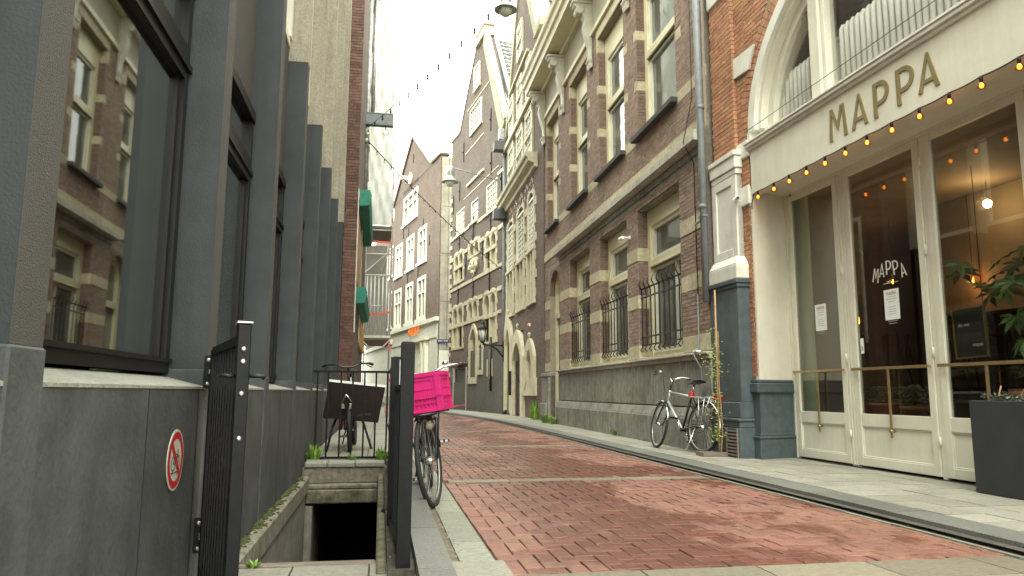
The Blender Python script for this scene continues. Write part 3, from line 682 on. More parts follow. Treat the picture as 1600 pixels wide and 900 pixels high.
# ================================================================== LEFT BUILDING
LBW = -.75
lb = thing('office_building', 'long slate-grey ground floor with projecting stone piers and beige upper piers along the left', 'building', (-.75, 5, 0))
L2 = (-.75, 5, 0)
def lbp(mb, name, m_, **k): return mb.build(name, m_, lb, loc=L2, **k)
ZT = 10.2
PY = [-1.55, .05, 1.66] + [3.42+1.65*k for k in range(7)]
YE = 13.5
a = MB(); a.box(-1.4, LBW-.001, -3, YE, -2.25, .865); lbp(a, 'base_wall', BASEW)
YB = [p for p in PY]+[YE]
for i, y in enumerate(PY):
    y1 = YB[i+1] if i+1 < len(YB) else YE
    # pier: front face rough granite, flanks smooth paint
    pw = .155
    a = MB()
    a.box(-1.0, LBW, y, y+pw, .945, 3.875, 1, 0); o = lbp(a, 'pier', [SLATE, GRANITE])
    for p in o.data.polygons:
        if abs(p.normal.x) < .5: p.material_index = 0
    a = MB(); a.box(-1.0, LBW+.006, y-.01, y+pw+.008, -.02, .944); o = lbp(a, 'pier_base', BASEW, bevel=.006)
    a = MB(); a.box(-1.0, LBW+.004, y-.006, y+pw+.006, 3.876, ZT); o = lbp(a, 'upper_pier', BEIGE, bevel=.004)
    # sloping ledge stone between piers
    ya, yb = y+pw+.009, y1-.011 if y1 != YE else YE
    if yb-ya > .2:
        a = MB(); X0, X1 = -.93, LBW+.002
        a.hexa([(X0, ya, .858), (X1, ya, .858), (X1, yb, .858), (X0, yb, .858), (X0, ya, .915), (X1, ya, .868), (X1, yb, .868), (X0, yb, .915)]); lbp(a, 'ledge', LEDGE)
        # window: frame, glass, sash
        fr = MB(); xf0, xf1 = -.965, -.905
        za, zb2 = .925, 2.285
        fr.box(xf0, xf1, ya, yb, za, za+.045); fr.box(xf0, xf1+.012, ya, yb, za+.045, za+.062)
        fr.box(xf0, xf1, ya, yb, zb2-.045, zb2); fr.box(xf0, xf1+.015, ya, yb, zb2+.0, zb2+.03)
        fr.box(xf0, xf1, ya, ya+.05, za+.062, zb2-.045); fr.box(xf0, xf1, yb-.055, yb, za+.062, zb2-.045); fr.box(xf0, xf1-.02, yb-.085, yb-.055, za+.062, zb2-.045)
        fr.box(xf0, xf1-.012, ya, yb, zb2+.03, 2.34); fr.box(xf0, xf1, ya, yb, 2.34, 2.40); fr.box(xf0, xf1+.012, ya, yb, 2.66, 2.73); fr.box(xf0, xf1, ya, ya+.05, 2.40, 2.66); fr.box(xf0, xf1, yb-.05, yb, 2.40, 2.66)
        o = lbp(fr, 'window', BFRAME)
        gl = MB(); gl.box(-.945, -.939, ya+.05, yb-.055, za+.045, zb2-.045); gl.box(-.945, -.939, ya+.05, yb-.05, 2.40, 2.66)
        q = gl.build('pane', GLASSL, o, loc=L2)
        bl = MB()
        bl.box(-.966, -.962, yb-.40, yb-.085, .93, 2.7); bl.box(-.958, -.952, yb-.20, yb-.19, .93, 2.7)       # pale blind at the far side of each window
        bl.box(-1.20, -.97, yb-.058, yb-.052, .93, 2.7)
        lbp(bl, 'blind', CURT)
        a = MB(); a.box(-.99, -.925, ya-.02, yb+.02, 2.73, 4.0); lbp(a, 'spandrel', GRANITE)
        a = MB(); a.box(-1.0, -.915, ya, yb, 4.0, 4.08); o_s = lbp(a, 'upper_sill', CREAMW); a = MB(); a.box(-1.0, -.95, ya, ya+.05, 4.08, 6.2); a.box(-1.0, -.95, ya+.05, yb-.09, 6.1, 6.2); a.box(-1.0, -.90, yb-.09, yb, 4.08, 6.2); o = lbp(a, 'window', CREAMW)
        gl = MB(); gl.box(-.985, -.975, ya+.05, yb-.09, 4.08, 6.2); gl.build('pane', WINGL, o, loc=L2)
        a = MB(); a.box(-1.0, -.94, ya, yb, 6.2, 7.3); lbp(a, 'spandrel', BEIGE); a = MB(); a.box(-1.0, -.94, ya, yb, 9.4, ZT); lbp(a, 'spandrel', BEIGE)
        gl = MB(); gl.box(-1.0, -.97, ya, yb, 7.3, 9.4); lbp(gl, 'upper_pane', WINGL)
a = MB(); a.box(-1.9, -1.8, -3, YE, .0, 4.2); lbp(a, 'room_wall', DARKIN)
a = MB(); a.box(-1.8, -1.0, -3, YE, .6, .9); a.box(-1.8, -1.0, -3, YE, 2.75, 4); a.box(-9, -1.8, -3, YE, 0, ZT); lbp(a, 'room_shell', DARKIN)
a = MB(); a.box(-1.0, LBW, YE-.14, YE, .87, 3.88); lbp(a, 'end_pier', SLATE)
# joints in the base wall
for y in (2.62, 3.30, 5.9, 9.2):
    a = MB(); a.box(LBW-.0005, LBW+.0015, y, y+.006, .0, .86); lbp(a, 'joint', SIGNB)
# no-bicycles sign
sg = thing('no_bicycles_sign', 'round red-bordered no-bicycles sign on the grey wall left of the gate', 'sign', (LBW, 2.985, .595))
a = MB(); a.lathe((0, 0, 0), [(.112, .001), (.112, .004)], 40, ax=(1, 0, 0)); a.build('plate', SIGNW, sg)
a = MB(); 
N = 40
def ringf(b, r0, r1, x, m_=0):
    k = len(b.v)
    for i in range(N):
        t = 2*math.pi*i/N; b.v += [(x, math.cos(t)*r0, math.sin(t)*r0), (x, math.cos(t)*r1, math.sin(t)*r1)]
    for i in range(N):
        j = (i+1) % N; b.face((k+2*i, k+2*j, k+2*j+1, k+2*i+1), m_)
ringf(a, .078, .103, .0052); a.build('red_ring', SIGNR, sg)
a = MB(); c_, s_ = math.cos(R(-45)), math.sin(R(-45))
def rotq(y, z): return (.0062, -(y*c_-z*s_), (y*s_+z*c_))
k = len(a.v); a.v += [(.0062, .062+.0, .048), (.0062, .052, .062), (.0062, -.062, -.048), (.0062, -.052, -.062)]
a.v = [(.0062, -.050, .064), (.0062, -.064, .050), (.0062, .050, -.064), (.0062, .064, -.050)]
a.face((0, 1, 2, 3)); a.build('slash', SIGNR, sg)
a = MB(); ringf(a, .023, .027, .0056); 
a.v = [(x, y-.033, z-.012) for x, y, z in a.v]; b2 = MB(); ringf(b2, .023, .027, .0056); k = len(a.v); a.v += [(x, y+.033, z-.012) for x, y, z in b2.v]; 
for f in b2.f: a.face([i+k for i in f])
for p, q in (((-.033, -.012), (-.012, .02)), ((-.012, .02), (.024, .02)), ((-.005, -.014), (.024, .02)), ((-.005, -.014), (-.012, .03)), ((.033, -.012), (.022, .034)), ((-.033, -.012), (-.005, -.014)), ((-.020, .030), (-.004, .030)), ((.016, .036), (.03, .034)), ((-.06, -.045), (.06, -.045))):
    a.bar((.0056, p[0], p[1]), (.0056, q[0], q[1]), .0035, .0006, upv=(1, 0, 0))
a.build('bicycle_symbol', SIGNB, sg)

# ---- brick house and shops beyond
BY = 14.5
bh = thing('brick_house', 'dark brick house beyond the grey office, its end wall stepping out toward the street', 'house', (-.77, BY, 0), 0)
a = MB(); a.box(-4, .21, .02, 3.6, 0, 16); a.build('wall', MORTARD, bh)
bl = bricklist(-.16, .222, .05, 13.8, [], -.002, .03, .22, .0625)
bl = [(b_[0], b_[1], -.0+.0, .03, b_[4], b_[5], b_[6]) for b_ in bl]
bl2 = [(b_[0], b_[1], .004, .03, b_[4], b_[5], b_[6]) for b_ in bl]
lay(bh, bl2, BRICKL, CAM)
a = MB(); a.box(.205, .218, .03, 3.6, 0.1, 16); a.build('street_wall', MATS['house_brick_brown'], bh)
a = MB(); a.box(.2, .228, .28, 3.2, 3.1, 4.5); a.build('window_board', BAMB, bh); 
a = MB(); a.box(.2, .235, .2, .28, 2.0, 4.9); a.box(.2, .235, 3.2, 3.3, 2.0, 4.9); a.box(.2, .235, .28, 3.2, 4.8, 4.9); a.build('shopfront_frame', MAPW, bh)
def awning(loc, ln, label):
    t = thing('awning', label, 'awning', loc, 0, 'green box awnings on the left')
    b = MB(); P = [(0, 0), (.23, -.0), (.265, -.10), (.22, -.30), (.0, -.33)]
    b.poly([(x, z) for x, z in P], 0, ln); b.build('canopy', GREENA, t, bevel=.01)
    b = MB(); b.poly([(-.005, .01), (.235, .01), (.275, -.1), (.225, -.31), (-.005, -.34)], -.03, .0); b.build('end_cap', GREENA, t)
awning((-.57, 15.3, 5.02), 4.5, 'upper green box awning above the shop on the left')
awning((-.60, 15.3, 2.97), 4.5, 'lower green box awning nearer the street')
sh = thing('shop_house', 'narrow house with cream bands and grey pipes behind the scaffold', 'house', (-.6, 18.2, 0))
a = MB(); a.box(-4, -.0, 0, 5.5, 0, 18); a.build('wall', B2TEX, sh)
a = MB()
for z in (6.8, 7.6, 8.6, 9.6, 10.6, 12, 13.4): a.box(-.2, .03, -.02, 5.4, z, z+.34)
a.build('stone_band', SAND, sh)
a = MB(); a.tube([(.07, .2, 5), (.07, .2, 11.3)], .055); a.tube([(.19, .6, 7.9), (.19, .6, 11.4)], .05); a.box(-.05, .3, .0, .9, 11.4, 11.55); a.build('downpipe', GALV, sh)
a = MB(); a.box(-.02, .12, .3, .7, 5.6, 5.95); a.build('vent_box', MAPW, sh)
a = MB(); a.box(-.02, .05, .1, 4.8, 2.0, 2.7); a.build('fascia', YELLOW, sh)
# hoist beam
hb = thing('hoist_beam', 'grey steel hoisting beam with hook sticking out above the street on the left', 'beam', (-.66, 18.0, 7.6))
a = MB(); a.box(0, .78, -.09, .09, .13, .155); a.box(0, .78, -.012, .012, -.13, .13); a.box(0, .78, -.09, .09, -.155, -.13); a.box(0, .76, -.085, -.08, -.12, .12); a.build('girder', GREYP, hb)
a = MB(); a.tube([(.60, 0, -.15), (.60, 0, -.24)], .012); a.tube([(.60+.07*math.sin(t), 0, -.31+.07*math.cos(t)) for t in [i*.5 for i in range(0, 10)]], .012); a.build('hook', STEEL, hb)

# ---- scaffold
sc = thing('scaffold', 'scaffold tower with white tarpaulin and red tape standing by the left houses', 'scaffold', (-.2, 24, 0))
a = MB()
nx, nz = 12, 70
k0 = len(a.v)
tarpx0, tarpx1 = -.42, .38
for j in range(nz+1):
    z = 6.25+(j/nz)*9.5
    for i in range(nx+1):
        x = tarpx0+(tarpx1-tarpx0)*i/nx+ .015*math.sin(z*2.1)
        d = .03*math.sin(z*5.1+i*1.3)+.025*math.sin(i*2.3-z*3)+random.uniform(-.012, .012)+.05*abs(math.sin((z-6.25)*math.pi/1.9))
        a.v.append((x, -.02-d*.8, z))
for j in range(nz):
    for i in range(nx):
        q = k0+j*(nx+1)+i; a.face((q, q+1, q+nx+2, q+nx+1), 0, 0, True)
k0 = len(a.v)
for j in range(nz+1):
    z = 6.25+(j/nz)*9.5
    for i in range(7):
        a.v.append((tarpx1+.015*math.sin(z*2.1)+random.uniform(-.01, .02), -.02+i*.35, z))
for j in range(nz):
    for i in range(6):
        q = k0+j*7+i; a.face((q, q+1, q+8, q+7), 0, 0, True)
a.build('tarpaulin', TARP, sc)
a = MB()
for x in (-.43, .43):
    for y in (0, 2.4):
        a.tube([(x, y+.03, 0), (x, y+.03, 16.5)], .024)
for z in (2.62, 4.6, 5.3, 6.1): a.tube([(-.43, .03, z), (.43, .03, z)], .024); a.tube([(.43, .03, z), (.43, 2.4, z)], .024)
for x in (-.32, -.2, -.08, .05, .18, .3): a.tube([(x, .05, 2.6), (x, .05, 4.6)], .022)
a.tube([(-.43, .03, 3.6), (.2, .03, 3.6)], .018)
a.tube([(.43, .03, 5.9), (.1, 1.4, 4.7)], .02); a.tube([(.43, 2.4, 5.9), (-.4, .1, 4.7)], .02)
a.build('frame', mat('aluminium_tube', (.62, .63, .6), .45, .05, 6, metal=.2, bump=0), sc)
a = MB(); a.box(-.42, .42, .0, 3.4, 2.5, 2.56); a.build('deck', PLANK, sc)
a = MB(); a.box(-.42, .42, .0, 2.4, 6.15, 6.24); a.build('deck', PLANK, sc)
a = MB(); a.box(-.44, .45, -.015, .0, 2.56, 2.64); a.bar((-.44, 0, 2.5), (-.25, 0, 2.3), .03); a.bar((.44, 0, 2.5), (.25, 0, 2.3), .03); a.build('edge_board', MAPW, sc)
a = MB()
for (x0, z0, x1, z1) in ((-.3, 5.72, .43, 5.68), (-.3, 3.28, .43, 3.40)):
    a.hexa([(x0, -.01, z0-.03), (x1, -.01, z1-.03), (x1, -.005, z1-.03), (x0, -.005, z0-.03), (x0, -.01, z0+.03), (x1, -.01, z1+.03), (x1, -.005, z1+.03), (x0, -.005, z0+.03)])
for z in (2.15, 2.3, 6.4, 7.5): a.box(.40, .46, -.02, .0, z, z+.12)
a.build('tape', REDT, sc)
a = MB(); a.box(-.8, .3, 3.2, 3.25, 2.7, 6.2); a.build('backing_sheet', mat('grey_sheet', (.30, .29, .25), .8), sc)

# ================================================================== RESTAURANT (right, near)
rs = facade('restaurant', 'cream-fronted restaurant with arched upper window and folding glass doors in an orange brick wall', 'restaurant', (4.62, 8.55), (4.57, 11.37))
def rb(mb, name, m_, **k): return mb.build(name, m_, rs, **k)
# helper: positive k = metres toward the camera from the jamb
SX = -5.2         # far (camera side) end of the opening
ACX, AA, AB, AZ = -2.55, 2.5, 1.82, 4.2
def ell(a_, b_, n=48, cx=ACX, z0=AZ):
    return [(cx+a_*math.cos(math.pi*i/n), z0+b_*math.sin(math.pi*i/n)) for i in range(n+1)]
def inarch(s, z, a_=AA+.02, b_=AB+.02):
    return z > AZ and ((s-ACX)/a_)**2+((z-AZ)/b_)**2 < 1
OPEN = (-5.10, .0, -1, AZ)
wm = MB()
wm.hexa([(.045, -.008, 0), (.38, -.008, 0), (.38, -.6, 0), (.31, -.6, 0), (.045, -.008, AZ), (.38, -.008, AZ), (.38, -.6, AZ), (.31, -.6, AZ)]); wm.box(-8.5, -5.1, -.6, -.008, 0, AZ)
A_ = ell(AA, AB); B_ = [(AA+ACX+.43, AZ)]+[(p[0], 9.5) for p in A_[1:-1]]+[(-8.5, AZ)]
B_ = []
for p in A_: B_.append((p[0], 9.5))
wm.strip(A_, B_, -.6, -.008)
wm.box(A_[0][0]+.001, .38, -.6, -.008, AZ, 9.5); wm.box(-8.5, A_[-1][0]-.001, -.6, -.008, AZ, 9.5)
rb(wm, 'wall', MORTAR)
# brick facing
STB = [(.0, .40, 3.90, 4.12), (.0, .40, 3.27, 3.52), (-.02, .40, 5.03, 5.30)]
bl = []
for q in bricklist(-.0, .36, 1.06, 9.3, STB+[(-.4, 0, 0, 4.2)]): bl.append(q)
for q in bricklist(-8.3, -.0, AZ, 9.3, []):
    c = (q[0]+q[1])/2; cz = (q[4]+q[5])/2
    if inarch(q[0], cz, AA+.24, AB+.24) or inarch(q[1], cz, AA+.24, AB+.24): continue
    bl.append(q)
bl = [q for q in bl if not (inarch(q[0], q[5], AA+.03, AB+.03) or (5.0 < (q[4]+q[5])/2 < 5.32 and q[0] > -.14))]
# pilaster bricks
for q in bricklist(.26, .88, 4.06, 9.3, [], .04, .05): bl.append(q)
for q in bricklist(-8.3, -5.12, .05, 4.2, [(-7.02, -5.0, 3.35, 4.06)]): bl.append(q)
lay(rs, bl, BRICKO, CAM)
a = MB(); a.box(.265, .875, -.1, .042, 4.05, 9.4); rb(a, 'pilaster_core', MORTAR)
# flank bricks of the pilaster (facing the camera)
a = MB(); z = 4.06; i = 0
while z < 9.3:
    xs = (.0, .055) if i % 2 else (.0, .027, .055)
    for p, q in zip(xs, xs[1:]): a.box(.258, .264, p-.0, q-.006, z, z+.0535, 0, random.random())
    z += .0625; i += 1
rb(a, 'flank_bricks', BRICKO, stuff=True)
# rubbed brick ring round the arch
a = MB()
import math as _m
n = 74
for i in range(n):
    t0 = math.pi*(i+.06)/n; t1 = math.pi*(i+.94)/n
    for (r0, r1) in ((.03, .125), (.135, .235)):
        P = [(ACX+(AA+r)*math.cos(t), AZ+(AB+r)*math.sin(t)) for r, t in ((r0, t0), (r1, t0), (r1, t1), (r0, t1))]
        a.poly(P, -.02, .004+random.uniform(-.002, .002)); a.r[-6:] = [random.random()]*6
rb(a, 'arch_bricks', BRICKO, stuff=True)
# white stone blocks
a = MB(); a.box(-.02, .36, -.02, .03, 3.90, 4.12); rb(a, 'impost_block', MAPW, bevel=.01)
a = MB(); a.box(-.0, .36, -.02, .025, 3.27, 3.52); rb(a, 'stone_block', MAPW, bevel=.01)
a = MB(); a.strip([(-.13, 5.03), (-.30, 5.30)], [(.255, 5.06), (.255, 5.33)], -.02, .03); rb(a, 'arch_block', MAPW)
# arch trim and window
def strip_between(a0, b0, a1, b1, d0, d1, name, m_, n=56):
    b = MB(); b.strip(ell(a0, b0, n), ell(a1, b1, n), d0, d1); return rb(b, name, m_)
strip_between(AA+.02, AB+.02, AA-.13, AB-.13, -.4, .012, 'arch_trim', MAPW)
o = strip_between(AA-.13, AB-.13, AA-.2, AB-.2, -.4, -.05, 'arch_moulding', MAPC)
strip_between(AA-.2, AB-.2, AA-.33, AB-.31, -.30, -.15, 'arch_frame', MAPC)
a = MB(); a.box(-.07, -.001, -.4, .012, 4.05, AZ); a.box(-.33, -.13, -.3, -.1, 4.05, AZ); rb(a, 'trim_foot', MAPW)
fr = MB()
for s_ in (-1.36, -3.74):
    zt = AZ+(AB-.3)*math.sqrt(max(0, 1-((s_-ACX)/(AA-.3))**2))+.08
    fr.box(s_-.15, s_+.15, -.28, -.14, 4.06, zt); fr.box(s_-.09, s_+.09, -.14, -.10, 4.06, zt)
wn = rb(fr, 'window', MAPC, bevel=.008)
a = MB(); P = [p for p in ell(AA-.3, AB-.28, 40)]; P = [(P[0][0], 4.06)]+P+[(P[-1][0], 4.06)]
a.poly(P, -.226, -.22); a.build('pane', ARCHGL, wn)
a = MB(); 
for r_ in range(3): a.box(-1.19+.0, -1.03, -.19, -.185, 5.30+r_*.07, 5.315+r_*.07)
for r_ in range(3): a.box(-1.19+r_*.07, -1.175+r_*.07, -.19, -.185, 5.26, 5.5)
a.build('grille', BRASS, wn)
# sign board and moulding
a = MB(); a.box(-7.0, -.035, -.12, .0, 3.375, 3.955); rb(a, 'sign_board', MAPC, bevel=.004)
a = MB(); a.box(-7.0, -.02, -.1, .03, 3.955, 3.99); a.box(-7.0, -.0, -.1, .06, 3.99, 4.03); a.box(-7.0, .01, -.3, .075, 4.03, 4.055); rb(a, 'sign_cornice', MAPW, bevel=.004)
a = MB(); a.tube([(.0, .05, 4.21), (-2, .05, 4.22), (-7, .05, 4.235)], .004); rb(a, 'cable', IRON)
# painted-on letters standing on the board
lt = {}
def stroke(b, p, q, w0, d0=.0, d1=.012):
    a_ = Vector((p[0], p[1])); c_ = Vector((q[0], q[1])); t = (c_-a_).normalized(); n_ = Vector((-t.y, t.x))*w0/2
    b.poly([tuple(a_-n_), tuple(c_-n_), tuple(c_+n_), tuple(a_+n_)], d0, d1)
def glyph(ch, x0, wd, z0, h, th):
    """letters read left to right = away from the jamb toward the camera, i.e. toward -s"""
    b = MB(); X = lambda t: -(x0+t*wd)
    P = lambda t, v: (X(t), z0+v*h)
    def st(t0, v0, t1, v1, w=th): stroke(b, P(t0, v0), P(t1, v1), w)
    def pol(*pts): b.poly([P(*p) for p in pts], 0, .011+random.random()*.001)
    e = th/wd
    if ch == 'M':
        pol((0, 0), (e, 0), (e*.95, .98), (.10*1, .98)); pol((.08, 1), (.5-.0, .22), (.52, .40), (.14+e*.6, 1.0))
        pol((.5, .22), (.80, 1), (.80-e*.8, 1), (.46, .42)); pol((1-e, 0), (1, 0), (.86, 1), (.80-e*.2, 1))
    if ch == 'A':
        pol((0, 0), (e*.9, 0), (.56, .98), (.46, 1)); pol((1-e, 0), (1, 0), (.56, 1), (.46, .98)); pol((.2, .20), (.8, .20), (.75, .30), (.25, .30))
    if ch == 'P':
        pol((0, 0), (e, 0), (e, 1), (0, 1))
        n = 12; A = []; B = []
        for i in range(n+1):
            t = -math.pi/2+math.pi*i/n
            A.append(P(.45+.55*math.cos(t), .66+.34*math.sin(t))); B.append(P(.45+(.55-e*.95)*math.cos(t), .66+(.34-th/h*.8)*math.sin(t)))
        b.strip(A, B, 0, .0115); k = th/h*.8
        pol((e, .32), (.46, .32), (.46, .32+k), (e, .32+k)); pol((e, 1-k), (.46, 1-k), (.46, 1), (e, 1))
    return b
for ch, x0, wd in (('M', 1.70, .30), ('A', 2.07, .25), ('P', 2.41, .22), ('P', 2.73, .23), ('A', 3.00, .25)):
    b = glyph(ch, x0, wd, 3.50, .345, .052); rb(b, 'letter', GOLD)
# recessed shopfront: soffit, jamb, doors
a = MB(); a.hexa([(-7, -.60, 3.435), (.30, -.60, 3.435), (.06, -.121, 3.435), (-7, -.121, 3.435), (-7, -.60, 3.47), (.30, -.60, 3.47), (.06, -.121, 3.47), (-7, -.121, 3.47)]); a.box(-7, -.03, -.62, -.56, 3.35+.05, 3.435); rb(a, 'soffit', MAPC)
a = MB(); a.hexa([(-.03, -.004, 1.02), (.17, -.575, 1.02), (.30, -.575, 1.02), (.04, -.002, 1.02), (-.03, -.004, 3.44), (.17, -.575, 3.44), (.30, -.575, 3.44), (.04, -.002, 3.44)]); rb(a, 'jamb_panel', MAPC)
a = MB()
def prism(b, pts, z0, z1):
    k = len(b.v); n = len(pts); b.v += [(p[0], p[1], z0) for p in pts]+[(p[0], p[1], z1) for p in pts]
    b.face([k+i for i in range(n)][::-1]); b.face([k+n+i for i in range(n)])
    for i in range(n): b.face((k+i, k+(i+1) % n, k+n+(i+1) % n, k+n+i))
def plinth(b, g_, z0, z1):
    # around front brick face and skewed jamb; g_ = how far it stands proud
    prism(b, [(.36, -.02), (.36, g_), (-.03-g_, g_), (.15-g_, -.56), (.3, -.56)], z0, z1)
plinth(a, .03, .04, .30); rb(a, 'plinth_foot', TEAL, bevel=.008)
a = MB(); plinth(a, .045, .30, .33); plinth(a, .02, .33, .36); rb(a, 'plinth_moulding', TEAL, bevel=.006)
a = MB(); plinth(a, .008, .36, .86); rb(a, 'plinth', TEAL)
a = MB(); plinth(a, .05, .86, .98); plinth(a, .03, .98, 1.02); rb(a, 'plinth_cap', TEAL, bevel=.01)
# pilaster 1
PI0, PI1, PD = .12, .88, .22
a = MB(); a.box(PI0-.02, PI1, -.0, PD, .04, .42); rb(a, 'pilaster_foot', TEAL, bevel=.01)
a = MB(); a.box(PI0-.01, PI1, 0, PD-.01, .42, .50); a.box(PI0-.025, PI1, 0, PD+.01, .50, .54); a.box(PI0-.005, PI1, 0, PD-.03, .54, .74); rb(a, 'pilaster_moulding', TEAL, bevel=.01)
a = MB(); a.box(PI0, PI1, 0, PD-.05, .74, 2.20); rb(a, 'pilaster_shaft', TEAL, bevel=.006)
a = MB(); a.box(PI0-.02, PI1, 0, PD-.035, 2.20, 2.25); a.box(PI0-.035, PI1, 0, PD-.015, 2.25, 2.31); rb(a, 'pilaster_collar', TEAL, bevel=.008)
a = MB(); a.box(PI0-.02, PI1, 0, PD-.04, 2.31, 2.50)
a.hexa([(PI0-.02, 0, 2.5), (PI1, 0, 2.5), (PI1, PD-.04, 2.5), (PI0-.02, PD-.04, 2.5), (PI0+.07, 0, 2.62), (PI1, 0, 2.62), (PI1, PD-.11, 2.62), (PI0+.07, PD-.11, 2.62)])
rb(a, 'pilaster_base_block', MAPW, bevel=.01)
a = MB(); a.box(PI0+.08, PI1, 0, .075, 2.62, 3.72); a.box(PI0+.08, PI0+.20, 0, .095, 2.62, 3.72); a.box(PI1-.12, PI1, 0, .095, 2.62, 3.72); a.box(PI0+.20, PI1-.12, 0, .095, 2.62, 2.74); a.box(PI0+.20, PI1-.12, 0, .095, 3.60, 3.72); rb(a, 'pilaster_panel', MAPW, bevel=.005)
a = MB(); a.box(PI0+.06, PI1, 0, .10, 3.72, 3.80); a.box(PI0+.04, PI1, 0, .12, 3.80, 3.96); a.box(PI0+.02, PI1, 0, .14, 3.96, 4.03); rb(a, 'pilaster_capital', MAPW, bevel=.008)
a = MB(); a.box(.24, PI1, 0, .08, 6.35, 6.75); a.box(.21, PI1, 0, .11, 6.75, 6.85); rb(a, 'upper_block', MAPW, bevel=.01)
# ventilation grille at its foot
a = MB(); a.box(.16, .42, PD, PD+.004, .06, .40); g0 = rb(a, 'vent_back', PITDARK)
for k in range(8):
    a = MB(); a.box(.16, .42, PD+.004, PD+.016, .075+k*.042, .097+k*.042); rb(a, 'vent_slat', PLANK)
a = MB(); a.box(.14, .16, PD, PD+.018, .05, .41); a.box(.42, .44, PD, PD+.018, .05, .41); rb(a, 'vent_frame', PLANK)

DD = -.573; DS = .17
def ds(x): return DS-x
a = MB(); a.box(ds(-.0), ds(-.07), DD-.06, DD+.03, .05, 3.44); a.box(ds(.05), ds(.0), DD-.06, DD+.005, .05, 3.44); rb(a, 'door_post', MAPC, bevel=.004)
a = MB(); a.box(ds(7), ds(-.1), DD-.3, DD+.06, .0, .055); rb(a, 'threshold', SIGNB)
leaves = [(.065, 1.105), (1.225, 2.425), (2.50, 3.66), (3.74, 4.9)]
for li, (x0, x1) in enumerate(leaves):
    f = MB(); st = .085
    f.box(ds(x0), ds(x0+st), DD-.05, DD, .075, 3.40); f.box(ds(x1-st), ds(x1), DD-.05, DD, .075, 3.40)
    f.box(ds(x0+st), ds(x1-st), DD-.05, DD-.002, .075, .17); f.box(ds(x0+st), ds(x1-st), DD-.05, DD-.002, .50, .635); f.box(ds(x0+st), ds(x1-st), DD-.05, DD-.002, 3.33, 3.40)
    f.box(ds(x0+st), ds(x1-st), DD-.04, DD-.022, .17, .50)
    f.box(ds(x0+st), ds(x1-st), DD-.022, DD-.010, .485, .50); f.box(ds(x0+st), ds(x1-st), DD-.022, DD-.010, .17, .185); f.box(ds(x0+st), ds(x0+st+.015), DD-.022, DD-.010, .185, .485); f.box(ds(x1-st-.015), ds(x1-st), DD-.022, DD-.010, .185, .485)
    d = rb(f, 'door', MAPC, bevel=.004)
    p = MB(); p.box(ds(x0+st), ds(x1-st), DD-.031, DD-.025, .635, 3.33); p.build('pane', DOORGL, d)
    p = MB(); p.box(ds(x0+.02), ds(x1-.02), DD+.03, DD+.042, 1.105, 1.135); p.box(ds(x0+.03), ds(x0+.05), DD, DD+.03, 1.11, 1.13); p.box(ds(x1-.05), ds(x1-.03), DD, DD+.03, 1.11, 1.13)
    c = (x0+x1)/2+.0; p.box(ds(c-.015), ds(c+.015), DD+.025, DD+.035, .40, 1.105); p.build('push_bar', BRASS, d)
    p = MB(); p.tube([(ds(c), DD, .47), (ds(c), DD+.05, .47)], .018); p.build('knob', BRASS, d)
    if li < 3:
        p = MB()
        for zz in (.35, 1.2, 2.2, 3.1): p = MB(); p.tube([(ds(x1+.03), DD+.012, zz), (ds(x1+.03), DD+.012, zz+.1)], .012, 8); p.build('hinge', MAPC, d)
a = MB()
for x0, x1 in ((1.105, 1.225), (2.425, 2.50), (3.66, 3.74)):
    a.box(ds(x0+.006), ds(x1-.006), DD-.05, DD-.012, .055, 3.42); 
    if x1-x0 > .1: a.box(ds((x0+x1)/2+.01), ds(x1-.012), DD-.012, DD-.002, .07, 3.40); a.box(ds(x0+.012), ds((x0+x1)/2-.01), DD-.012, DD-.002, .07, 3.40)
rb(a, 'mullion', MAPC, bevel=.003)
# interior shell
a = MB()
x0, x1, y0, y1 = -7.2, 3.6, -6.5, -.66
a.box(x0, x1, y0, y1, -.02, .03); rb(a, 'inside_floor', WOODIN)
a = MB(); a.box(x0, x1, y0, DD-.08, 3.47, 3.52); a.box(x0, x1, y0-.1, y0, 0, 8); a.box(x0-.1, x0, y0, -.3, 0, 8); rb(a, 'inside_wall', WALLIN)
a = MB(); a.box(x1, x1+.1, y0, -.61, 0, 3.5); a.box(.31, x1, -.70, -.61, 0, 3.5); rb(a, 'inside_side_wall', WALLIN)
a = MB(); a.box(x0, x1+.1, y0, -.65, 7.6, 7.7); a.box(x1, x1+.1, y0, -.61, 3.53, 7.6); a.box(.02, x1, -.7, -.61, 3.57, 7.6); a.box(x0, x1, -3.6, -3.5, 3.53, 7.6); a.box(x0, x1, -3.5, -.61, 3.53, 3.56); rb(a, 'upper_room', WALLUP)
a = MB()
for k in range(36): a.box(x0+.3*k, x0+.3*k+.28, y0+.01, y0+.03+.01*(k % 2), .03, 2.3)
a.box(x0, x1, y0+.01, y0+.35, 1.25, 1.32); a.box(x0, x1, y0+.01, y0+.35, 1.9, 1.95)
for k in range(24): a.box(x0+.3*k+.1, x0+.3*k+.11, y0+.5, y0+.52, .9, 2.3)
rb(a, 'wood_panelling', WOODIN)
a = MB(); a.box(-2.5, .6, -3.15, -2.98, 1.9, 3.46); rb(a, 'lamp_glow_panel', WALLIN)  # added panel, set close behind the globe lamp to catch its glow
a = MB(); a.box(ds(.30), ds(.02), DD-.16, DD-.12, .04, 3.4)
rb(a, 'curtain', CURT)
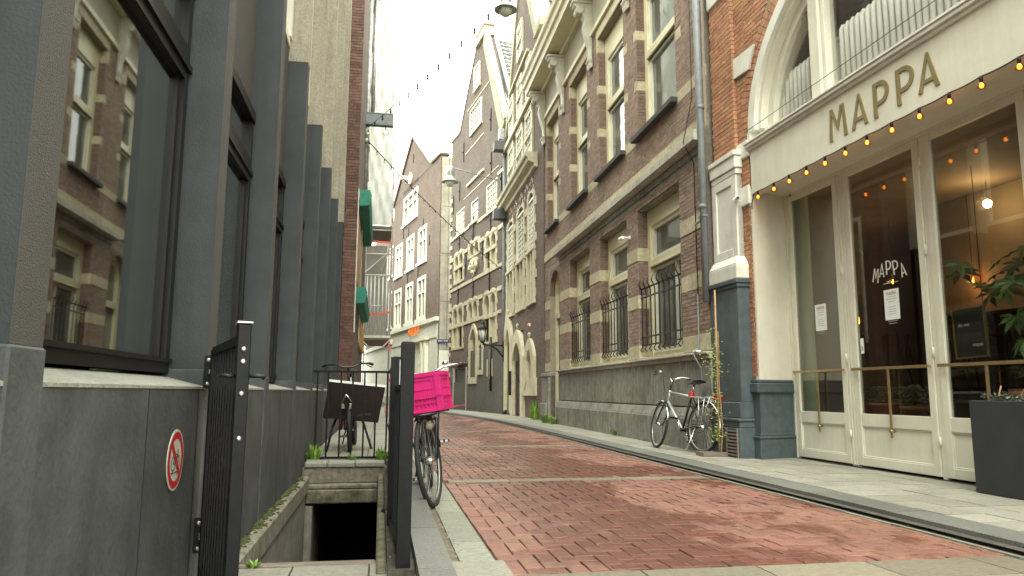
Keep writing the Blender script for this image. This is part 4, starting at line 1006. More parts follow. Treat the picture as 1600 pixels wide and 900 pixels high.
# radiators behind the arched window
for (s0, s1, zt) in ((-.38, -1.08, 4.82), (-1.56, -3.5, 4.90)):
    n = int(abs(s1-s0)/.088); b = MB()
    for k in range(n):
        x = s0-.088*k-.04
        b.tube([(x, -.29, 4.10), (x, -.29, zt-.04), (x, -.31, zt), (x, -.37, zt), (x, -.39, zt-.04), (x, -.39, 4.1)], .029, 8)
    b.tube([(s0, -.34, 4.2), (s1, -.34, 4.2)], .03); rb(b, 'radiator', WHITEP)
a = MB(); a.box(-4.8, -.3, -.62, -.56, 4.98, 5.03); a.box(-4.8, -.3, -.60, -.585, 4.12, 4.98, 0)
rb(a, 'sill_rail', WHITEP)
a = MB(); a.box(-3.1, -2.55, -.34, -.335, 4.12, 4.75); rb(a, 'window_poster', PAPER)

# things on and behind the glass
def place_text(body, size, m_, name, s, z, d, parent=None, thick=.0008, arc=0):
    """flat lettering facing the street, reading toward the camera"""
    me_ = text_mesh(body, size, thick, m_, name)
    o = bpy.data.objects.new(name, me_); COL.objects.link(o); o.parent = parent or rs
    o.matrix_local = Matrix(((-1, 0, 0, s), (0, 0, 1, d), (0, 1, 0, z), (0, 0, 0, 1))); return o
import math
# MAPPA in an arc on the second door
for ch, t in zip('MAPPA', (-2, -1, 0, 1, 2)):
    zc = 2.17-abs(t)**2*.014; b = glyph(ch, -.045, .085 if ch != 'M' else .10, -.07, .15, .020)
    M_ = Matrix.Rotation(t*R(6.5)*1, 4, 'Y')
    o = b.build('window_letter', SIGNW, rs); o.scale = (1, .1, 1); o.rotation_euler = (0, t*R(6.5), 0)
    o.location = (ds(1.875+t*.105), DD-.024, zc)
a = MB(); a.box(ds(2.0), ds(1.77), DD-.024, DD-.0235, 2.005, 2.011); rb(a, 'letter_underline', SIGNW)
def notice(label, s, z, wd, ht):
    t = thing('notice', label, 'notice', (0, 0, 0), 0, 'paper notices taped inside the glass doors')
    t.matrix_world = rs.matrix_basis @ Matrix.Translation((s, DD-.024, z))
    b = MB(); b.box(-wd/2, wd/2, 0, .0006, -ht/2, ht/2); b.build('sheet', PAPER, t)
    me_ = text_mesh('MAPPA', .05, .0003, PRINTR, 'heading'); o = bpy.data.objects.new('heading', me_); COL.objects.link(o); o.parent = t
    o.matrix_local = Matrix(((-1, 0, 0, 0), (0, 0, 1, .001), (0, 1, 0, ht*.36), (0, 0, 0, 1)))
    b = MB()
    for k, v in enumerate((.13, .10, .07, .04, -.03, -.06, -.09, -.12, -.21, -.24)):
        q = wd*random.uniform(.22, .36); b.box(-q, q, .0006, .0009, v*ht/.31*.8-.003, v*ht/.31*.8+.003)
    b.build('printed_lines', PRINTG, t)
notice('white notice on the first glass door, the farther and smaller of two', ds(.645), 1.765, .225, .32)
notice('white notice on the middle glass door under the white lettering', ds(1.885), 1.78, .225, .32)
a = MB(); a.box(ds(1.345), ds(1.40), DD-.024, DD-.0235, 1.29, 1.46)
t = thing('sticker', 'small pale sticker low on the middle door glass beside its frame', 'sticker'); t.matrix_world = rs.matrix_basis.copy(); a.build('sheet', PAPER, t)
b = MB(); b.box(ds(1.39), ds(1.355), DD-.0234, DD-.0230, 1.32, 1.37); b.build('print', PRINTG, t)
t = thing('letter_board', 'dark letter board in a thin wooden frame hanging behind the third glass door', 'letter board')
t.matrix_world = rs.matrix_basis @ Matrix.Translation((ds(2.79), DD-.10, 1.415)) @ Matrix.Rotation(R(2), 4, 'Y')
b = MB(); b.box(-.175, .175, -.01, 0, -.22, .22); b.build('felt', BOARD, t)
b = MB(); b.box(-.19, .19, -.012, .008, -.235, -.22); b.box(-.19, .19, -.012, .008, .22, .235); b.box(-.19, -.175, -.012, .008, -.22, .22); b.box(.175, .19, -.012, .008, -.22, .22); b.build('frame', BRASS, t)
for body, x, z in (('die wet', .06, .075), ('mappa', -.08, -.115)):
    me_ = text_mesh(body, .045, .0006, PAPER, 'lettering'); o = bpy.data.objects.new('lettering', me_); COL.objects.link(o); o.parent = t
    o.matrix_local = Matrix(((-1, 0, 0, x), (0, 0, 1, .002), (0, 1, 0, z), (0, 0, 0, 1)))

# string of warm bulbs under the sign
FILAS = mat('amber_glow', (1, .5, .16), .3, 0, 8, bump=0, emit=(1, .42, .09), estr=2.6)
t = thing('bulb_string', 'string of warm amber bulbs along the lower edge of the cream sign board', 'string lights'); t.matrix_world = rs.matrix_basis.copy()
P = []; bs_ = [.227, .599, .932, 1.277, 1.619, 1.965, 2.302, 2.655, 3.008, 3.355, 3.688, 4.04, 4.39]
pts = []
for k in range(len(bs_)-1):
    for f in (0, .25, .5, .75): pts.append((-(bs_[k]+(bs_[k+1]-bs_[k])*f), .022, 3.372-.010*math.sin(f*math.pi)))
pts = [(-.0, -.02, 3.15), (-.05, .01, 3.25), (-.12, .02, 3.36)]+pts
b = MB(); b.tube(pts, .0065, 6); b.build('cable', IRON, t)
for x in bs_:
    b = MB(); b.lathe((-x, .022, 3.375), [(.012, 0), (.014, -.015), (.014, -.045), (.010, -.048)][::1], 10); so = b.build('socket', BFRAME, t)
    b = MB(); b.lathe((-x, .022, 3.328), [(.012, 0), (.024, -.012), (.033, -.03), (.031, -.046), (.018, -.060), (.002, -.066)], 14); b.build('bulb', AMBER, t)
    b = MB(); b.lathe((-x, .022, 3.318), [(.006, 0), (.014, -.010), (.018, -.024), (.012, -.038), (.002, -.044)], 10); b.build('filament', FILAS, so)
    b = MB(); b.lathe((-x, .022, 3.32), [(.006, 0), (.017, -.015), (.019, -.03), (.010, -.045), (.002, -.05)], 10); 
# camera on the white block
def cctv(loc, label, rz, sc_=.8):
    t = thing('security_camera', label, 'security camera', loc, rz)
    b = MB(); b.tube([(0, 0, 0), (.10*sc_, 0, .0), (.13*sc_, 0, .03*sc_)], .013*sc_); b.build('bracket', WHITEP, t)
    b = MB(); b.lathe((.05*sc_, -.08*sc_, .045*sc_), [(.03*sc_, 0), (.036*sc_, .01*sc_), (.036*sc_, .17*sc_), (.028*sc_, .19*sc_)], 16, ax=(.25, 1, -.12)); b.build('housing', WHITEP, t)
    b = MB(); b.lathe((.05*sc_+.05*sc_, -.08*sc_+.19*sc_, .045*sc_-.024*sc_), [(.024*sc_, 0), (.022*sc_, .006*sc_)], 14, ax=(.25, 1, -.12)); b.build('lens', SIGNB, t)
cctv((4.56, 8.70, 3.34), 'white tube security camera on the white block beside the restaurant sign', R(180))

# ---- inside: lamps, tables, plants
for nm, lab, X, Y, Z, kind in (('pendant_lamp', 'round glowing pendant lamp high behind the third glass door', 7.28, 7.66, 3.17, 0), ('pendant_lamp', 'amber bulb pendant seen behind the middle glass door near the white notice', 7.5, 10.59, 2.07, 1), ('pendant_lamp', 'amber bulb pendant hanging right of the letter board', 6.6, 7.13, 1.66, 1), ('pendant_lamp', 'amber bulb pendant among the big leaves above the letter board', 7.5, 8.22, 2.35, 2), ('pendant_lamp', 'amber bulb pendant just under the white door lettering', 7.5, 9.73, 2.56, 2)):
    t = thing(nm, lab, 'lamp', (X, Y, Z), 0, 'pendant lamps inside the restaurant')
    b = MB(); b.tube([(0, 0, .06), (0, 0, 3.45-Z)], .005, 5); b.lathe((0, 0, .04), [(.016, 0), (.018, .05), (.008, .07)], 10); b.build('cord', BFRAME, t)
    if kind == 0:
        b = MB(); b.lathe((0, 0, -.05), [(.004, 0), (.03, .008), (.045, .03), (.05, .05), (.045, .075), (.016, .10)], 16); b.build('globe', GLOWB, t)
        la = bpy.data.lights.new('lamp_light', 'POINT'); la.energy = 12; la.color = (1, .62, .28); la.shadow_soft_size = .08
        lo = bpy.data.objects.new('lamp_light', la); COL.objects.link(lo); lo.parent = t; lo.location = (-.06, 0, -.0)
    else:
        k = 1.5 if kind == 1 else 1
        b = MB(); b.lathe((0, 0, -.10*k), [(.003, 0), (.02*k, .01*k), (.03*k, .04*k), (.022*k, .09*k), (.014, .11*k+.03)], 12); b.build('bulb', AMBER, t)
        b = MB(); b.lathe((0, 0, -.08*k), [(.006, 0), (.009*k, .02*k), (.006, .07*k)], 8); b.build('filament', FILAM, t)
        la = bpy.data.lights.new('lamp_light', 'POINT'); la.energy = 3; la.color = (1, .5, .18); la.shadow_soft_size = .03
        lo = bpy.data.objects.new('lamp_light', la); COL.objects.link(lo); lo.parent = t; lo.location = (-.08, 0, -.05)
def cafe_chair():
    t = thing('upturned_chair', 'dark wooden chair turned upside down on a table', 'chair', (0, 0, 0))
    b = MB(); b.box(-.2, .2, -.2, .2, .0, .03); b.build('seat', BROWNB, t)
    for sx, sy in ((-1, -1), (1, -1), (1, 1), (-1, 1)):
        b = MB(); b.bar((sx*.16, sy*.16, .03), (sx*.2, sy*.2, .45), .03); b.build('leg', BROWNB, t)
    b = MB(); b.bar((-.17, -.19, 0), (-.18, -.26, -.40), .025); b.bar((.17, -.19, 0), (.18, -.26, -.40), .025); b.box(-.19, .19, -.27, -.24, -.42, -.28); b.build('backrest', BROWNB, t)
    return t
def cafe_table():
    t = thing('cafe_table', 'brown cafe table behind the glass doors', 'table', (0, 0, 0))
    b = MB(); b.box(-.35, .35, -.35, .35, .72, .75); b.build('tabletop', WOODIN, t)
    b = MB(); b.tube([(0, 0, .03), (0, 0, .72)], .03); b.lathe((0, 0, .0), [(.22, 0), (.22, .02), (.04, .04)], 16); b.build('pedestal', IRON, t)
    return t
def copy_tree(o, parent=None):
    c = o.copy(); COL.objects.link(c); c.parent = parent
    for ch in [x for x in bpy.data.objects if x.parent == o]: copy_tree(ch, c)
    return c
ct = cafe_table(); cc = cafe_chair()
tabs = [(6.9, 8.9), (6.9, 7.6), (6.7, 6.3), (8.3, 9.8), (8.3, 8.0)]
for k, (x, y) in enumerate(tabs):
    tt = ct if k == 0 else copy_tree(ct)
    tt.location = (x, y, .03); tag(tt, ('cafe table nearest the curtain behind the glass doors', 'cafe table in the middle row behind the middle door', 'cafe table behind the letter board', 'cafe table at the back left of the dining room', 'cafe table at the back right of the dining room')[k], 'table', 'cafe tables in the restaurant')
    for j, (dx, rz) in enumerate(((-.05, .2), (.2, 2.2))):
        c = cc if (k == 0 and j == 0) else copy_tree(cc)
        c.location = (x+dx-.05, y+(-.15 if j else .15), 1.2-.0); c.rotation_euler = (0, 0, rz)
        c.location.z = .78+.43
        tag(c, ('front', 'rear')[j]+' upturned dark chair on the '+('table nearest the curtain', 'table behind the middle door', 'table behind the letter board', 'back left table', 'back right table')[k], 'chair', 'upturned chairs on the restaurant tables')
        c.rotation_euler = (0, 0, rz)
def pot_plant(label, loc, r_, h_, leafh, n):
    t = thing('potted_plant', label, 'potted plant', loc, 0, 'potted plants on the sill behind the doors')
    b = MB(); b.lathe((0, 0, 0), [(r_*.75, 0), (r_*.95, h_*.8), (r_*1.05, h_*.8), (r_*1.05, h_), (r_*.9, h_)], 20); b.build('pot', TERRA, t)
    b = MB()
    for i in range(n):
        a_ = random.uniform(0, 6.28); rr_ = random.uniform(0, r_*1.1); z = h_+random.uniform(0, leafh)
        c = Vector((math.cos(a_)*rr_, math.sin(a_)*rr_, z)); u = Vector((random.uniform(-1, 1), random.uniform(-1, 1), random.uniform(-.6, .6))).normalized()*.035; v = u.orthogonal().normalized()*.014
        k = len(b.v); b.v += [tuple(c-u), tuple(c+v), tuple(c+u), tuple(c-v)]; b.face((k, k+1, k+2, k+3), 0, random.random())
    b.build('foliage', POTLEAF, t)
pot_plant('wide terracotta pot with low green plant behind the middle door', (5.50, 7.40, .62), .17, .13, .18, 160)
pot_plant('terracotta pot with bushy plant right of the wide pot', (5.50, 6.95, .60), .14, .12, .22, 260)
a = MB(); a.box(ds(7), ds(.7), DD-.55, DD-.12, .55, .60); a.box(ds(7), ds(.7), DD-.55, DD-.50, .05, .55); rb(a, 'window_bench', WOODIN)
# big indoor plant with palmate leaves
t = thing('indoor_plant', 'tall houseplant with big hand-shaped leaves behind the third door above the planter', 'houseplant', (5.72, 5.6, .6))
b = MB()
stems = []
for k in range(7):
    a_ = random.uniform(0, 6.28); p = [Vector((0, 0, .1))]; q = Vector((math.cos(a_)*.12, math.sin(a_)*.25, .25))
    for i in range(4): p.append(p[-1]+q*random.uniform(.7, 1.1)); q = q*1.02+Vector((random.uniform(-.04, .04), random.uniform(-.08, .08), 0))
    stems.append(p); b.tube(p, .008, 5)
b.build('stem', BROWNB, t)
b = MB()
def palm(b, c, up, s_):
    up = up.normalized(); u = up.orthogonal().normalized(); v = up.cross(u)
    for k in range(8):
        a_ = -2.4+4.8*k/7; dr_ = u*math.cos(a_)+v*math.sin(a_); sd = up.cross(dr_); L_ = s_*(1-.25*abs(a_)/2.4)
        p0 = c; p1 = c+dr_*L_*.55+sd*L_*.15; p2 = c+dr_*L_-up*L_*.18; p3 = c+dr_*L_*.55-sd*L_*.15; k0 = len(b.v)
        b.v += [tuple(p0), tuple(p1), tuple(p2), tuple(p3)]; rr_ = random.random(); b.face((k0, k0+1, k0+2), 0, rr_); b.face((k0, k0+2, k0+3), 0, rr_)
for k in range(90):
    c = Vector((random.uniform(-.30, .2), random.uniform(-1.1, .62), random.uniform(.35, 1.55)))
    if c.y > .05 and c.z < 1.05: continue
    if c.y > .05: c.z = 1.15+(c.z-1.05)*.7
    palm(b, c, Vector((random.uniform(-1.2, .2), random.uniform(-.5, .5), random.uniform(.3, 1.2))), random.uniform(.14, .25))
b.build('leaf_cluster', LEAFD, t)
b = MB(); b.lathe((0, 0, 0), [(.2, 0), (.26, .3), (.24, .3)], 20); b.build('pot', TERRA, t)

# planter outside
t = thing('planter', 'large charcoal planter box with low succulents outside the third door', 'planter', (4.84, 5.46, .055), 0)
t.rotation_euler = (0, 0, R(-1))
b = MB()
H0 = .745; W_ = .33; Ln = 1.05; th = .02
def tap(b, x0, x1, y0, y1, z0, z1): b.box(x0, x1, y0, y1, z0, z1)
b.box(0, th, -Ln, 0, 0, H0); b.box(W_-th, W_, -Ln, 0, 0, H0); b.box(th, W_-th, -th, 0, 0, H0); b.box(th, W_-th, -Ln, -Ln+th, 0, H0); b.box(th, W_-th, -Ln+th, -th, 0, .05)
b.build('box', PLANTER, t, bevel=.004)
b = MB(); b.box(th, W_-th, -Ln+th, -th, .5, H0-.02); b.build('soil', SOIL, t)
b = MB()
for i in range(140):
    c = Vector((random.uniform(.03, W_-.03), random.uniform(-Ln+.04, -.03), H0-.015)); s_ = random.uniform(.012, .035); hh = random.uniform(0, .05)
    for k in range(9):
        a_ = k*2.4; e_ = random.uniform(.2, 1.2); d_ = Vector((math.cos(a_)*math.cos(e_), math.sin(a_)*math.cos(e_), math.sin(e_))); sd = Vector((-math.sin(a_), math.cos(a_), 0)); c2 = c+Vector((0, 0, hh))
        k0 = len(b.v); b.v += [tuple(c2-sd*s_*.2), tuple(c2+sd*s_*.2), tuple(c2+d_*s_*.7+sd*s_*.3), tuple(c2+d_*s_*1.2), tuple(c2+d_*s_*.7-sd*s_*.3)]; b.face((k0, k0+1, k0+2, k0+3, k0+4), 0, random.random())
b.build('succulents', SUCC, t, stuff=True)
b = MB(); b.tube([(.1, -.22, H0-.02), (.1, -.215, H0+.06), (.11, -.23, H0+.12)], .006, 5); b.build('dry_stalk', BAMB, t); b = MB(); b.tube([(.12, -.42, H0-.02), (.12, -.41, H0+.05), (.12, -.44, H0+.09), (.12, -.46, H0+.04)], .006, 5); b.build('dry_stalk', BAMB, t)
# bamboo pole with vine and its wooden foot
t = thing('climbing_vine', 'thin climbing vine tied to a bamboo cane in front of the slate pilaster', 'climbing plant', (4.30, 9.02, .05))
b = MB(); b.tube([(0, 0, .0), (.005, -.005, 1.1), (.01, .0, 2.15)], .013, 8)
for z in [.3*i+.15 for i in range(7)]: b.lathe((.003, 0, z), [(.014, -.006), (.016, 0), (.014, .006)], 8)
b.build('cane', BAMB, t)
b = MB(); b.tube([(.02+.015*math.sin(z*6), .03*math.cos(z*5)-.03, z) for z in [i*.1 for i in range(17)]], .007, 5); b.build('stem', BAMB, t)
b = MB()
for i in range(420):
    z = random.choice([random.gauss(.28, .06), random.gauss(.62, .1), random.gauss(1.1, .12), random.gauss(1.3, .15), random.uniform(.2, 1.7)])
    if z < .15: continue
    a_ = random.uniform(0, 6.28); r_ = abs(random.gauss(0, .075)); c = Vector((math.cos(a_)*r_-.02, math.sin(a_)*r_*1.3, z))
    u = Vector((random.uniform(-1, 1), random.uniform(-1, 1), random.uniform(-.8, .4))).normalized()*random.uniform(.012, .022); v = u.orthogonal().normalized()*.009
    k = len(b.v); b.v += [tuple(c-u), tuple(c+v), tuple(c+u), tuple(c-v)]; b.face((k, k+1, k+2, k+3), 0, random.random())
b.build('foliage', LEAF, t)
t = thing('plant_surround', 'low weathered wooden frame at the foot of the bamboo cane', 'planter frame', (4.27, 9.05, .055))
b = MB(); b.box(-.22, -.19, -.09, .14, 0, .055); b.build('plank', PLANK, t, bevel=.003)
b = MB(); b.box(-.19, .20, -.09, -.06, 0, .05); b.build('plank', PLANK, t, bevel=.003)
b = MB(); b.box(-.19, .20, .11, .14, 0, .05); b.build('plank', PLANK, t, bevel=.003)
b = MB(); b.box(-.19, .20, -.06, .11, 0, .035); b.build('soil', SOIL, t)

# ================================================================== STONE-BASED BRICK HOUSE (middle right)
mh = facade('brick_office', 'brown brick building with sandstone bands, barred windows and a grey stone base', 'building', (4.45, 9.5), (4.58, 18.9))
def mp_(mb, name, m_, **k): return mb.build(name, m_, mh, **k)
GP = 9.22                                   # the ground floor steps back past here
UP = [(1.10, 3.0), (3.75, 5.55), (6.52, 8.17), (9.55, 11.05)]
GR = [(.96, 2.95), (3.55, 5.42), (6.22, 8.12)]
UD = -.06                                    # upper wall a little behind the ground floor
E0 = 11.65
hu = [(a_, b_, 5.5, 8.72) for a_, b_ in UP]; hg = [(a_, b_, 1.44, 4.12) for a_, b_ in GR]
door_h = (9.42, 10.72, -1, 4.25)
a = MB(); wallmb(a, 0, E0, 4.6, 9.2, UD-.35, UD-.008, hu); wallmb(a, 0, GP, 1.4, 4.62, -.35, -.008, hg); wallmb(a, GP, E0, 0, 4.62, UD-.35, UD-.008, [door_h, (9.42, 10.72, -1, 3.6)]); a.box(0, .01, -.4, -.02, 0, 9.2)
mp_(a, 'wall', MORTAR)
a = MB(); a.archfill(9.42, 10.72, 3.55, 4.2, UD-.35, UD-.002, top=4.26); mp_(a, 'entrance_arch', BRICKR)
# stone bands
bandz_g = [(1.44, 1.68), (2.34, 2.58), (3.20, 3.44)]
bandh = []; 
gst = MB()
for i, (z0, z1) in enumerate(bandz_g):
    for p, q in free(0, GP, (z0+z1)/2, hg):
        bandh.append((p, q, z0, z1))
        x = p
        while x < q-.02:
            x2 = min(x+random.uniform(.5, .8), q)
            if q-x2 < .2: x2 = q
            b = MB(); b.box(x+.003, x2-.003, -.03, .006, z0, z1-.004); mp_(b, 'band_stone', SAND, bevel=.006); x = x2
    for (z0_, z1_) in [(z0, z1)]:
        b = MB(); b.box(GP+.01, 9.40, UD-.02, UD+.004, z0_, z1_); b.box(10.74, E0-.0, UD-.02, UD+.004, z0_, z1_); mp_(b, 'band_stone', SAND)
        bandh += [(GP, 9.40, z0_, z1_), (10.74, E0, z0_, z1_)]
# upper: sill band, quoins beside windows
ub = [(5.40, 5.60)]
for z0, z1 in ub:
    for p, q in free(0, E0, 5.55, hu):
        b = MB(); b.box(p, q, UD-.03, UD+.005, z0, z1); mp_(b, 'band_stone', SAND, bevel=.006); bandh.append((p, q, z0, z1))
for (p, q) in UP:
    for z0, z1 in ((6.45, 6.64), (7.44, 7.64), (8.42, 8.72)):
        b = MB(); b.box(p-.24, p-.002, UD-.03, UD+.004, z0, z1); mp_(b, 'quoin', SAND, bevel=.006); bandh.append((p-.24, p, z0, z1))
        b = MB(); b.box(q+.002, q+.12, UD-.03, UD+.004, z0, z1); b.box(q-.0015, q+.002, UD-.19, UD+.004, z0, z1); mp_(b, 'quoin', SAND); bandh.append((q, q+.12, z0, z1))
    b = MB(); b.box(p-.12, q+.12, UD-.03, UD+.012, 8.72, 8.95); mp_(b, 'lintel', SAND, bevel=.008); bandh.append((p-.12, q+.12, 8.72, 8.95))
bl = bricklist(.0, GP, 1.68, 4.22, hg+bandh)
bl += [(b[0], b[1], b[2]+UD, b[3]+UD, *b[4:]) for b in bricklist(0, E0, 4.86, 9.0, hu+bandh)]
bl += [(b[0], b[1], b[2]+UD, b[3]+UD, *b[4:]) for b in bricklist(GP+.0, E0, 1.68, 4.6, [(9.40, 10.74, -1, 3.6), (9.30, 10.84, 3.6, 4.4)]+bandh)]
lay(mh, bl, BRICKM, CAM)
# reveals: bricks turned into the openings
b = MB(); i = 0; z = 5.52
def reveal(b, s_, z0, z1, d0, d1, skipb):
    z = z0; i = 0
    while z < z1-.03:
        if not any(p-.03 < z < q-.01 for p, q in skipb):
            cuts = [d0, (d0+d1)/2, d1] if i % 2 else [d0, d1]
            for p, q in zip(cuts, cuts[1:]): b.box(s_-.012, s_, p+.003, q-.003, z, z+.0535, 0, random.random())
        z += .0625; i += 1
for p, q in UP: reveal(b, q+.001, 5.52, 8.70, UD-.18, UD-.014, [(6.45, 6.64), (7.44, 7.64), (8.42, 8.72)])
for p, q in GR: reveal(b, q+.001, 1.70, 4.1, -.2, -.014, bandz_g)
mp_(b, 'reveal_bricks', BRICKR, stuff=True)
for p, q in GR:
    for z0, z1 in bandz_g: b = MB(); b.box(q-.012, q-.001, -.2, -.002, z0, z1-.004); mp_(b, 'reveal_stone', SAND)
for (p, q) in UP:
    f = MB(); z0, z1 = 5.52, 8.72; d0, d1 = UD-.30, UD-.17; fw = .17
    f.box(p, p+fw, d0, d1, z0, z1); f.box(q-fw, q, d0, d1, z0, z1); f.box(p+fw, q-fw, d0, d1, z1-.55, z1); f.box(p+fw, q-fw, d0, d1-.03, z0, z0+.08)
    f.box(p+fw, q-fw, d0, d1, 6.98, 7.16); f.box(p+fw, q-fw, d0, d1+.03, 6.98, 7.03)
    wn = mp_(f, 'window', CREAM, bevel=.01)
    g_ = MB()
    for (za, zb_) in ((z0+.08, 6.98), (7.16, z1-.55)):
        g_.box(p+fw, p+fw+.06, d0+.02, d1-.04, za, zb_); g_.box(q-fw-.06, q-fw, d0+.02, d1-.04, za, zb_); g_.box(p+fw+.06, q-fw-.06, d0+.02, d1-.04, za, za+.06); g_.box(p+fw+.06, q-fw-.06, d0+.02, d1-.04, zb_-.06, zb_)
    g_.build('sash', CREAMW, wn)
    g_ = MB(); g_.box(p+fw, q-fw, d0+.04, d0+.05, z0+.08, z1-.5); g_.build('pane', WINGL, wn)
    b = MB(); b.box(p-.06, q+.08, UD-.2, UD+.12, 5.43, 5.52); mp_(b, 'window_sill', SILL, bevel=.006)
for (p, q) in GR:
    f = MB(); z0, z1 = 1.46, 4.1; d0, d1 = -.34, -.19; fw = .15
    f.box(p, p+fw, d0, d1, z0, z1); f.box(q-fw, q, d0, d1, z0, z1); f.box(p+fw, q-fw, d0, d1, z1-.3, z1); f.box(p+fw, q-fw, d0, d1-.02, z0, z0+.1); f.box(p+fw, q-fw, d0, d1, 3.05, 3.20); f.box(p+fw, q-fw, d0, d1+.03, 3.05, 3.09)
    wn = mp_(f, 'window', CREAM, bevel=.01)
    g_ = MB()
    for (za, zb_) in ((z0+.1, 3.05), (3.20, z1-.3)):
        g_.box(p+fw, p+fw+.055, d0+.02, d1-.04, za, zb_); g_.box(q-fw-.055, q-fw, d0+.02, d1-.04, za, zb_); g_.box(p+fw+.055, q-fw-.055, d0+.02, d1-.04, za, za+.055); g_.box(p+fw+.055, q-fw-.055, d0+.02, d1-.04, zb_-.055, zb_)
    g_.box((p+q)/2-.25, (p+q)/2-.19, d0+.02, d1-.04, z0+.1, 3.05)
    g_.build('sash', CREAMW, wn)
    g_ = MB(); g_.box(p+fw, q-fw, d0+.04, d0+.05, z0+.1, z1-.3); g_.build('pane', WINGL, wn)
    b = MB(); b.box(p-.02, q+.02, -.19, .03, 1.42, 1.455); mp_(b, 'window_sill', SAND, bevel=.004)
    # wrought-iron bars with curled spear tips
    g0, g1 = p+.16, q-.02
    b = MB(); 
    for z in (1.66, 1.80, 2.50, 2.66): b.box(g0, g1, -.055, -.035, z, z+.025)
    gr = mp_(b, 'window_bars', IRON); nb = 9
    for k in range(nb):
        x = g0+.04+(g1-g0-.08)*k/(nb-1); b = MB()
        b.tube([(x, -.045, 1.56), (x+.02, -.01, 1.60), (x, -.045, 1.66), (x, -.045, 2.60), (x+.01, -.03, 2.68), (x-.035, .02, 2.74), (x+.01, .0, 2.80), (x+.02, -.03, 2.86)], [.012]*6+[.010, .004], 6); b.build('bar', IRON, gr)
# beam over ground floor, string course, sill course, stone base
a = MB(); a.box(0, GP+.02, -.33, -.002+.004, 4.22, 4.40); a.box(0, GP+.01, -.03, .03, 4.30, 4.40)
for p, q in GR: a.box(p, q, -.33, -.02, 4.1, 4.22)
mp_(a, 'beam', BLUEST)
a = MB(); x = 0
while x < GP+.1:
    x2 = min(x+1.35, GP+.14); a = MB()
    a.poly([(0, 0)], 0, 0) if 0 else None
    a.hexa([(x, -.1, 4.40), (x2-.004, -.1, 4.40), (x2-.004, .16, 4.44), (x, .16, 4.44), (x, -.1, 4.68), (x2-.004, -.1, 4.68), (x2-.004, .15, 4.58), (x, .15, 4.58)]); mp_(a, 'string_course', COURSE, bevel=.008); x = x2
a = MB(); a.box(GP+.14, E0, UD-.02, UD+.02, 4.62, 4.80); a.box(-.0, E0, UD-.03, UD+.008, 4.66, 4.86); mp_(a, 'course_band', SAND)
a = MB(); a.box(-.08, GP+.05, -.2, .10, 1.385, 1.42); a.box(-.08, GP+.03, -.2, .06, 1.32, 1.385); mp_(a, 'sill_course', COURSE, bevel=.008)
x = -.06
while x < GP-.05:
    x2 = min(x+random.uniform(1.1, 1.6), GP); 
    if GP-x2 < .5: x2 = GP
    a = MB(); a.box(x, x2-.004, -.3, .03, .66, 1.32); mp_(a, 'base_stone', BLUEST, bevel=.006)
    x = x2
x = -.06
while x < GP-.0:
    x2 = min(x+random.uniform(1.3, 1.9), GP+.05)
    if GP+.05-x2 < .5: x2 = GP+.05
    a = MB(); a.box(x, x2-.004, -.3, .11, -.02, .50); mp_(a, 'plinth_stone', BLUEST, bevel=.015)
    a = MB(); a.hexa([(x, -.3, .50), (x2-.004, -.3, .50), (x2-.004, .10, .50), (x, .10, .50), (x, -.3, .66), (x2-.004, -.3, .66), (x2-.004, .045, .64), (x, .045, .64)])
    a.box(x, x2-.004, .02, .075, .55, .575); mp_(a, 'plinth_moulding', BLUEST, bevel=.006)
    x = x2
# entrance bay
a = MB(); a.box(GP+.05, 9.42, -.35, UD+.06, 0, 1.30); mp_(a, 'entrance_plinth', BLUEST, bevel=.01); a = MB(); a.box(10.72, E0-.02, -.35, UD+.06, 0, 1.30); a.box(10.9, E0-.02, -.3, UD+.12, 0, .55); a.box(10.70, E0-.02, -.35, UD+.09, 1.30, 1.40); mp_(a, 'entrance_plinth', BLUEST, bevel=.01)
a = MB(); a.box(9.42, 9.55, -.33, -.2, .1, 3.6); a.box(10.56, 10.72, -.33, -.2, .1, 3.6); a.box(9.55, 10.56, -.33, -.2, 2.9, 3.05)
o_ = [(9.42+.0+1.30*i/12, 3.55+.65*math.sqrt(max(0, 1-(2*i/12-1)**2))) for i in range(13)]; i_ = [(9.55+1.03*i/12, 3.55+.52*math.sqrt(max(0, 1-(2*i/12-1)**2))) for i in range(13)]
a.strip(o_, i_, -.33, -.2); dr = mp_(a, 'door_frame', CREAM)
a = MB(); a.box(9.55, 10.56, -.33, -.28, .15, 2.9); a.box(9.6, 10.02, -.28, -.265, .3, 1.2); a.box(10.1, 10.5, -.28, -.265, .3, 1.2); mp_(a, 'door', DOORG)
a = MB(); a.box(9.55, 10.56, -.30, -.295, 3.05, 4.15); a.box(9.65, 10.0, -.279, -.275, 1.4, 2.7); a.box(10.12, 10.46, -.279, -.275, 1.4, 2.7); mp_(a, 'pane', WINGLF)
a = MB(); a.box(9.35, 10.8, -.3, .12, .0, .17); mp_(a, 'entrance_step', BLUEST, bevel=.01)
